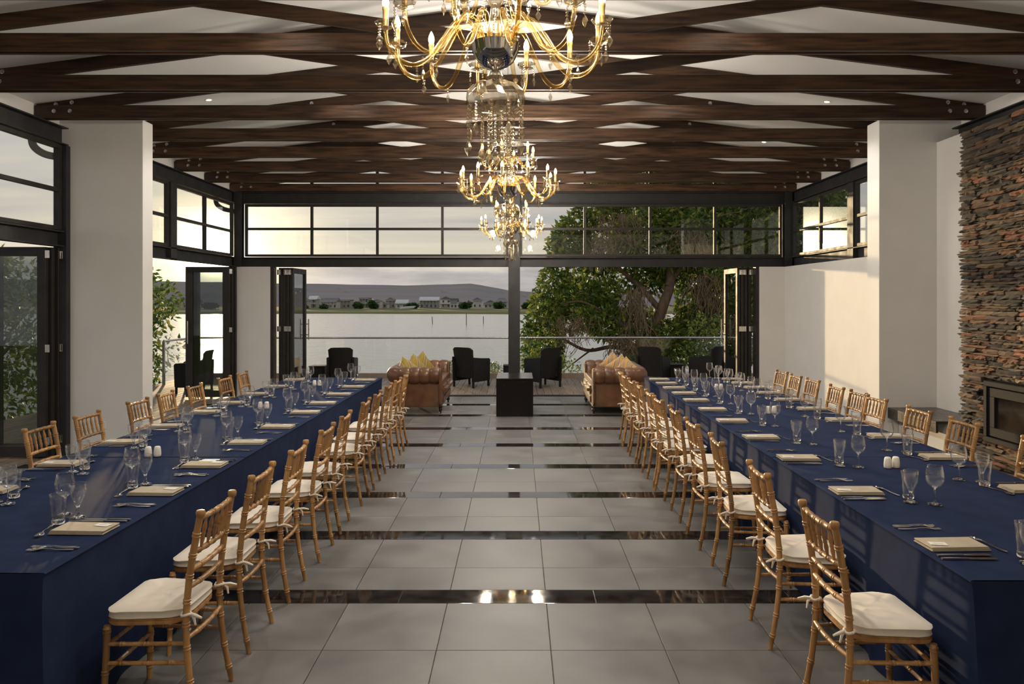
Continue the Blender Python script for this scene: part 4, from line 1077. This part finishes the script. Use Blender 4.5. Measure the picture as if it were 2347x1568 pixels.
# hills: ridge line sampled from the skyline
ridge = [(-2600, 84), (-1900, 80), (-1500, 76), (-1100, 70), (-800, 64), (-560, 60), (-380, 58), (-260, 62), (-170, 64), (-100, 52), (-35, 39), (60, 33), (260, 30), (500, 36), (900, 50), (1500, 60), (2600, 70)]
v = []; f = []; nx, ny = 150, 16; rr = random.Random(11)
def rh(x):
    for (a, za), (b, zb_) in zip(ridge[:-1], ridge[1:]):
        if a <= x <= b: q = (x - a) / (b - a); q = q * q * (3 - 2 * q); return za + (zb_ - za) * q
    return 150
from mathutils import noise as mn
for i in range(nx + 1):
    x = -2600 + 5200 * i / nx
    for j in range(ny + 1):
        q = j / ny; y = 520 + 2180 * q
        z = WZ + .6 + (rh(x) * .98) * (.10 * min(1, q * 5) + .90 * q ** 1.5) + 6 * mn.fractal(Vector((x * .004, y * .004, 0)), 1, 2, 4) * q * (1 - .7 * q)
        v.append((x * (y / 2700), y, z))
for i in range(nx):
    for j in range(ny): a = i * (ny + 1) + j; f.append((a, a + ny + 1, a + ny + 2, a + 1))
hl = MB().add(v, f).obj('hill_range', hill_m, smooth=180); struct(hl, 'haze-tinted grey hills behind the far shore'); 
r = random.Random(5); mb = MB()
for k in range(110):
    i = r.randrange(nx); j = r.choice([5, 6, 7, 8, 8, 9]); p = Vector(v[i * (ny + 1) + j]); q_ = Vector(v[(i + 1) * (ny + 1) + j + 1]); c = p.lerp(q_, r.random())
    w = r.uniform(3, 7); mb.box(c.x - w, c.y - 8, c.z - 3, c.x + w, c.y, c.z + r.uniform(2, 4))
stuff(mb.obj('hillside_town', pm('town_white', (.42, .40, .39), (.34, .33, .32), .05, rough=.9), hl))
hw = [pm('render_white', (.62, .60, .57), (.56, .54, .52), .8, rough=.85), pm('render_grey', (.30, .29, .285), (.26, .25, .245), .8, rough=.85), pm('render_cream', (.50, .46, .40), (.45, .41, .36), .8, rough=.85), pm('render_stone', (.40, .37, .33), (.35, .32, .29), .8, rough=.85)]
hr = [pm('roof_grey', (.16, .155, .16), (.13, .125, .13), .6, rough=.8), pm('roof_pale', (.55, .55, .55), (.5, .5, .5), .6, rough=.6), pm('roof_dark', (.07, .065, .065), (.055, .05, .05), .6, rough=.8)]
hglass = pm('far_window', (.05, .055, .06), (.08, .085, .09), .8, rough=.1)
def house(px, w_px, h_px, wall, roof, kind, d, label):
    x = PX(px, d); w = w_px / FPX * d; h = h_px / FPX * d; zb = WZ + .75; dep = 9.0
    t = thing('house', label, 'house', (x, d, zb), 0, 'houses on the far shore')
    MB().box(-w / 2, 0, 0, w / 2, dep, h).obj('wall', hw[wall], t)
    if kind == 'gable_front':
        MB().prism([(-w / 2 - .5, h), (w / 2 + .5, h), (0, h + w * .28)], 'Y', -.6, dep + .4).obj('roof', hr[roof], t)
    elif kind == 'gable_side':
        MB().prism([(-.7, h), (dep + .7, h), (dep / 2, h + 2.2)], 'X', -w / 2 - .5, w / 2 + .5).obj('roof', hr[roof], t)
    elif kind == 'hip':
        MB().add([(-w / 2 - .6, -.6, h), (w / 2 + .6, -.6, h), (w / 2 + .6, dep + .6, h), (-w / 2 - .6, dep + .6, h), (-w / 4, dep / 2, h + 2.0), (w / 4, dep / 2, h + 2.0)], [(0, 1, 5, 4), (1, 2, 5), (2, 3, 4, 5), (3, 0, 4), (3, 2, 1, 0)]).obj('roof', hr[roof], t)
    else:
        MB().box(-w / 2 - .3, -.4, h, w / 2 + .3, dep + .3, h + .35).obj('roof', hr[roof], t)
    nb = max(2, int(w / 2.3)); fl_ = max(1, int(h / 2.6))
    for i in range(nb):
        for j in range(fl_):
            a = -w / 2 + w * (i + .5) / nb; z0 = h * j / fl_ + .7
            MB().box(a - .55, -.06, z0, a + .55, .02, z0 + 1.45).obj('window', hglass, t)
    for j in range(1, fl_ + 1):
        if kind in ('gable_side', 'flat') or j == 1:
            z0 = h * j / fl_ - .3
            bo = MB().box(-w / 2, -1.6, z0, w / 2, 0, z0 + .18).obj('balcony', hw[0], t)
            mb = MB(); q = -w / 2 + .08
            while q < w / 2: mb.box(q - .06, -1.55, 0 if j == 1 else z0 - 2.3, q + .06, -1.43, z0); q += 2.1
            mb.obj('posts', hw[0], bo)
            MB().box(-w / 2, -1.6, z0 + .18, w / 2, -1.5, z0 + .26).box(-w / 2, -1.6, z0 + .85, w / 2, -1.5, z0 + .98).obj('railing', hw[0], bo)
HS = [(360 + 74, 30, 14, 3, 0, 'gable_side', 'hazy cream house on the far shore, seen through the sunlit door'),
 (692, 24, 17, 3, 0, 'hip', 'stone-coloured hipped house at the edge of the stacked doors'), (716, 17, 20, 1, 1, 'gable_side', 'narrow grey house with a pale roof, next to the stacked doors'),
 (753, 37, 16, 2, 0, 'gable_side', 'cream balconied house with a grey roof left of the dark tree clump'.replace('left of', 'before')), (788, 30, 18, 1, 2, 'flat', 'grey flat-roofed house between two balconied ones'),
 (834, 22, 22, 1, 2, 'flat', 'tall grey three-storey house with white balconies beside a dark tree'), (863, 16, 17, 2, 0, 'gable_front', 'small cream house with a pointed front gable'), (878, 18, 10, 2, 0, 'gable_front', 'low cream cottage between two gabled houses'),
 (895, 22, 18, 1, 0, 'gable_front', 'grey gabled house beside the gap with shrubs'), (920, 26, 12, 0, 1, 'gable_side', 'small white house set back behind shrubs'),
 (983, 42, 18, 1, 1, 'gable_side', 'wide grey house with a bright pale roof'), (1022, 24, 20, 0, 0, 'gable_front', 'white gabled house next to the wide pale-roofed house'), (1040, 16, 15, 0, 2, 'gable_side', 'small white house with a dark roof'),
 (1056, 20, 9, 0, 0, 'gable_front', 'low white boathouse in front of the red-leaved tree'), (1094, 22, 18, 0, 0, 'gable_front', 'white house with a pointed gable by the steel column'), (1124, 30, 11, 0, 0, 'gable_front', 'low white pavilion with a columned veranda'), (1150, 26, 16, 3, 0, 'hip', 'stone house half hidden by trees beside the steel column'),
 (404, 18, 14, 3, 0, 'gable_side', 'hazy cream house beyond the tree by the pier')]
for i, (px, wp, hp, wa, ro, kd, lab) in enumerate(HS): house(px, wp, hp, wa, ro, kd, 450 + (i % 3) * 13, lab)
bo = thing('boat', 'pale upturned boat hull lying on the far shore among shrubs', 'boat', (PX(934, 425), 425, WZ + .6))
MB().prism([(-4.6, .3), (-3.9, 0), (3.6, .5), (4.9, 1.9), (0, 1.7), (-3.8, 1.3)], 'Y', -1, 1).obj('hull', hw[0], bo, bevel=.2)
for k, (px, top, bot, lean) in enumerate(((991.5, 726, 742, -.06), (1069, 718, 745, 0), (1108, 725, 742, 0))):
    d = (1.84 - WZ) * FPX / (bot - VPY); h = (bot - top) / FPX * d
    tag(MB().tube([(PX(px, d), d, WZ - .5), (PX(px, d) + lean * h, d, WZ + h)], .09, 8).obj('mooring_pole', bark), 'dark mooring pole in the water, ' + ['leaning one apart from the other two', 'tallest of the three', 'shorter upright one by the steel column'][k], 'pole', 'mooring poles')

# ------------------------------------------------------------------ trees and shrubs
def leaves(clumps, per, size, seed, shell=.55):
    g = np.random.default_rng(seed); V = []; n_tot = 0
    for (cx, cy, cz, rx, ry, rz_) in clumps:
        n = int(per * (rx * ry * rz_) ** .67)
        d = g.normal(size=(n, 3)); d /= np.linalg.norm(d, axis=1)[:, None]
        rad = shell + (1 - shell) * g.random(n) ** .5
        rad *= 1 + .18 * np.sin(d[:, 0] * 7 + cx * 3) * np.sin(d[:, 2] * 6 + cz * 5)
        c = np.array([cx, cy, cz]) + d * rad[:, None] * np.array([rx, ry, rz_])
        ax = d * .8 + g.normal(size=(n, 3)) * .7 + np.array([0, 0, -.25]); ax /= np.linalg.norm(ax, axis=1)[:, None]
        sd = np.cross(ax, g.normal(size=(n, 3))); sd /= np.linalg.norm(sd, axis=1)[:, None] + 1e-9
        L = size * (.7 + .7 * g.random(n))[:, None]; Wd = L * .42
        V.append(np.stack([c, c + ax * L * .5 + sd * Wd * .5, c + ax * L, c + ax * L * .5 - sd * Wd * .5], 1).reshape(-1, 3)); n_tot += n
    V = np.concatenate(V); me = bpy.data.meshes.new('foliage'); nv = len(V)
    me.vertices.add(nv); me.vertices.foreach_set('co', V.astype(np.float32).ravel())
    me.loops.add(nv); me.loops.foreach_set('vertex_index', np.arange(nv, dtype=np.int32))
    me.polygons.add(nv // 4); me.polygons.foreach_set('loop_start', np.arange(0, nv, 4, dtype=np.int32))
    me.update(calc_edges=True); me.validate(); return me
def limb(mb, pts, r0, r1, n=6):
    P = spline(pts, n); m = len(P); mb.tube(P, [r0 + (r1 - r0) * i / (m - 1) for i in range(m)], 8)
def tree(label, base, clumps, limbs, per, size, seed, lm=leaf_a, vines=(), name='tree', grp=None):
    t = thing(name, label, 'tree' if name == 'tree' else 'shrub', base, 0, grp); b = Vector(base)
    for i, (pts, r0, r1) in enumerate(limbs):
        mb = MB(); limb(mb, [Vector(p) - b for p in pts], r0, r1); mb.obj('trunk' if i == 0 else 'branch', bark, t, 60)
    me = leaves([(c[0] - b.x, c[1] - b.y, c[2] - b.z, *c[3:]) for c in clumps], per, size, seed)
    stuff(put('foliage', me, lm, t))
    for (vx, vy, vz, w, h, cnt) in vines:
        mb = MB(); r_ = random.Random(int(vx * 100))
        for k in range(cnt):
            x = vx + r_.gauss(0, w * .45); y = vy + r_.gauss(0, .25); z1 = vz - abs(r_.gauss(0, .25)) ; ln = h * r_.uniform(.35, 1)
            p = [(x, y, z1)]
            for q in range(4): x += r_.gauss(0, .12); y += r_.gauss(0, .08); p.append((x, y, z1 - ln * (q + 1) / 4 + r_.gauss(0, .05)))
            mb.tube([Vector(a) - b for a in spline(p, 2)], .009, 3, cap=False)
        stuff(mb.obj('hanging_vine', vine_m, t))
    return t
# the big tree: clumps filling its outline (x, y, z, radii)
r = random.Random(21); cl = []
outline = [(-1.2, 1.2), (-.6, .6), (0, .2), (.6, .15), (1.2, .3), (1.7, .4), (2.7, .8), (3.6, 1.0), (4.1, 1.35), (4.5, 1.72), (5.2, 2.2), (6.0, 2.6)]
def left_edge(z):
    for (a, xa), (b, xb) in zip(outline[:-1], outline[1:]):
        if a <= z <= b: return xa + (xb - xa) * (z - a) / (b - a)
    return 1.6
for k in range(190):
    z = r.uniform(-.2, 6.6); y = r.uniform(24.6, 29.5); s = y / 22
    rad = r.uniform(.45, .85); x = r.uniform(left_edge(min(max(z, -1), 6)) + rad * .75, 9.5)
    if k > 150: x = r.uniform(5.6, 9.3); z = r.uniform(1.5, 5.6)
    if z < .9 and 1.4 < x < 3.0: continue      # open gap under the low branches, water shows
    cl.append((x * s, y, 1.84 + (z - 1.84) * s, rad, rad, rad * .72))
for z in np.arange(-.1, 6.2, .42):
    y = 25.6 + r.uniform(-.6, .6); s = y / 22; rad = r.uniform(.42, .6); cl.append(((left_edge(z) + rad * .9) * s, y, 1.84 + (z - 1.84) * s, rad * s, rad * s, rad * .8 * s))
for q in range(10): cl.append((r.uniform(6.6, 8.9), r.uniform(25, 28), r.uniform(3.0, 4.6), .7, .7, .55))
limbs = [([(3.5, 21.5, -2.6), (3.75, 21.4, .3), (4.15, 21.3, 1.6), (4.45, 21.6, 2.5), (4.4, 22.3, 4.2)], .20, .11),
         ([(4.1, 21.3, 1.5), (3.6, 21.8, 2.2), (2.9, 22.4, 2.9), (2.2, 22.6, 3.6)], .10, .04), ([(4.3, 21.4, 2.2), (5.2, 22.2, 3.2), (6.2, 22.9, 3.9)], .10, .04),
         ([(3.7, 21.6, .2), (2.8, 21.6, .45), (2.0, 21.7, .35), (1.2, 21.8, .75), (.7, 22, 1.0)], .075, .02), ([(3.75, 21.5, .6), (2.9, 21.5, 1.2), (1.9, 21.4, 1.75), (1.3, 21.4, 1.7)], .06, .02),
         ([(2.2, 21.7, .4), (1.7, 21.2, .1), (1.3, 21.0, -.2)], .03, .01), ([(5.2, 22.2, 3.2), (5.6, 21.2, 4.1), (6.3, 20.8, 4.3)], .05, .015)]
vines = [(3.3, 20.9, 2.2, .35, 1.7, 90), (3.0, 20.8, .9, .55, .9, 130), (5.4, 21.0, 2.6, .5, 1.7, 150), (2.9, 20.9, 4.3, .8, .9, 120), (2.4, 20.9, 3.6, .5, .8, 80), (1.5, 20.9, 1.4, .7, .8, 90), (4.9, 21.0, 4.0, .4, 1.2, 70)]
KT = 25 / 21.5
FT = lambda p: (p[0] * KT, p[1] * KT, 1.84 + (p[2] - 1.84) * KT)
limbs = [([FT(p) for p in pts], a * KT, b * KT) for pts, a, b in limbs]
vines = [(*FT(q[:3]), q[3] * KT, q[4] * KT, q[5]) for q in vines]
tree('large spreading tree hung with dry brown vines beyond the deck', FT((3.5, 21.5, -2.6)), cl, limbs, 1500, .19, 4, leaf_a, vines)
# shrubs just beyond the balustrade
def shrub(x, y, z, w, h, lab, seed, per=700, size=.075, lm=leaf_a):
    r_ = random.Random(seed); cl_ = [(x + r_.uniform(-w, w) * .7, y + r_.uniform(-.25, .25), z + h * r_.uniform(.25, .85), w * .45, .35, h * .30) for _ in range(9)]
    lb = [([(x, y, z - 1.2), (x + .05, y, z + h * .4)], .03, .012)] + [([(x, y, z - .3), (x + q * w * .6, y + .1, z + h * .8)], .018, .006) for q in (-1, -.4, .4, 1)]
    tree(lab, (x, y, z - 1.2), cl_, lb, per, size, seed, lm, (), 'shrub', 'shrubs along the balustrade')
shrub(.85, 19.0, -.6, .75, 1.55, 'leafy green shrub behind the balustrade beside the steel column', 31, 1500)
shrub(-1.55, 18.2, -.3, .38, .62, 'low shrub behind the balustrade by the mustard-cushion sofa', 32, 1500, .06)
shrub(-.62, 18.2, -.3, .25, .55, 'small low shrub behind the balustrade near the steel column', 33, 1500, .06)
shrub(5.0, 19.2, -.5, .8, 1.9, 'bushy green shrub behind the balustrade under the big tree', 34, 1200, .10)
shrub(3.2, 19.4, -.9, .9, 1.3, 'dark low shrub at the foot of the big tree', 35, 900, .10, leaf_b)
def bushy_tree(lab, x, y, z0, rad, h, seed, per=520, size=.13):
    r_ = random.Random(seed); cl_ = []
    for k in range(46):
        q = r_.random(); a = r_.uniform(0, 6.28); rr = rad * math.sin(PI * (.12 + .83 * q)) ** .7 * r_.uniform(.3, .9)
        cl_.append((x + rr * math.cos(a), y + rr * math.sin(a), z0 + .3 + (h - .5) * q, .42, .42, .34))
    lb = [([(x, y, z0 - .6), (x + .1, y, z0 + h * .4), (x, y, z0 + h * .8)], .10, .03)] + [([(x, y, z0 + h * .3), (x + .6 * rad * math.cos(a), y + .6 * rad * math.sin(a), z0 + h * .6)], .04, .012) for a in (0, 1.6, 3.1, 4.7)]
    tree(lab, (x, y, z0 - .6), cl_, lb, per, size, seed, leaf_a, (), 'tree', 'garden trees by the side deck')
bushy_tree('bushy green tree beside the balustrade post, behind the plaster pier', -8.75, 16.6, -.4, 1.25, 3.1, 41)
bushy_tree('dense green garden tree seen through the folded glass doors', -9.7, 13.6, -.4, 1.5, 3.2, 42)
bushy_tree('green garden tree standing beyond the side deck', -10.6, 10.6, -.4, 1.6, 3.0, 43)
bushy_tree('leafy tree outside the fireplace-side clerestory windows', 8.9, 13.6, -.4, 1.6, 4.6, 44)
# far-shore trees
FTL = ['rising behind the cream balconied house', 'beside the tall three-storey house', 'tall and narrow next to the pointed-gable house', 'over the upturned boat', 'behind the low white boathouse', 'red-tinged, in front of the boathouse', 'by the columned veranda', 'at the edge of the stacked doors', 'at the foot of the big tree crown', 'half hidden by the big tree crown', 'in the sun haze behind the door leaf']
fcl = [(741, 702, 9, 6), (822, 697, 11, 11), (853, 695, 9, 14), (945, 698, 14, 9), (1070, 692, 10, 12), (1062, 698, 7, 7), (1142, 697, 13, 10), (700, 690, 6, 6), (1212, 696, 16, 12), (1268, 694, 16, 13), (480, 700, 20, 8)]
for k, (px, py, wpx, hpx) in enumerate(fcl):
    d = 436 + (k % 2) * 6; x = PX(px, d); w = wpx / FPX * d; h = hpx / FPX * d; z0 = WZ + .8; r_ = random.Random(k)
    cl_ = [(x + r_.uniform(-w, w) * .6, d + r_.uniform(-2, 2), z0 + h * r_.uniform(.35, 1.0), w * .5, 2, h * .4) for _ in range(5)]
    t = tree('dark far-shore tree ' + FTL[k], (x, d, z0), cl_, [([(x, d, z0), (x, d, z0 + h * .7)], .3, .12)], 70, 1.4, 60 + k, leaf_b, (), 'tree', 'far-shore trees')
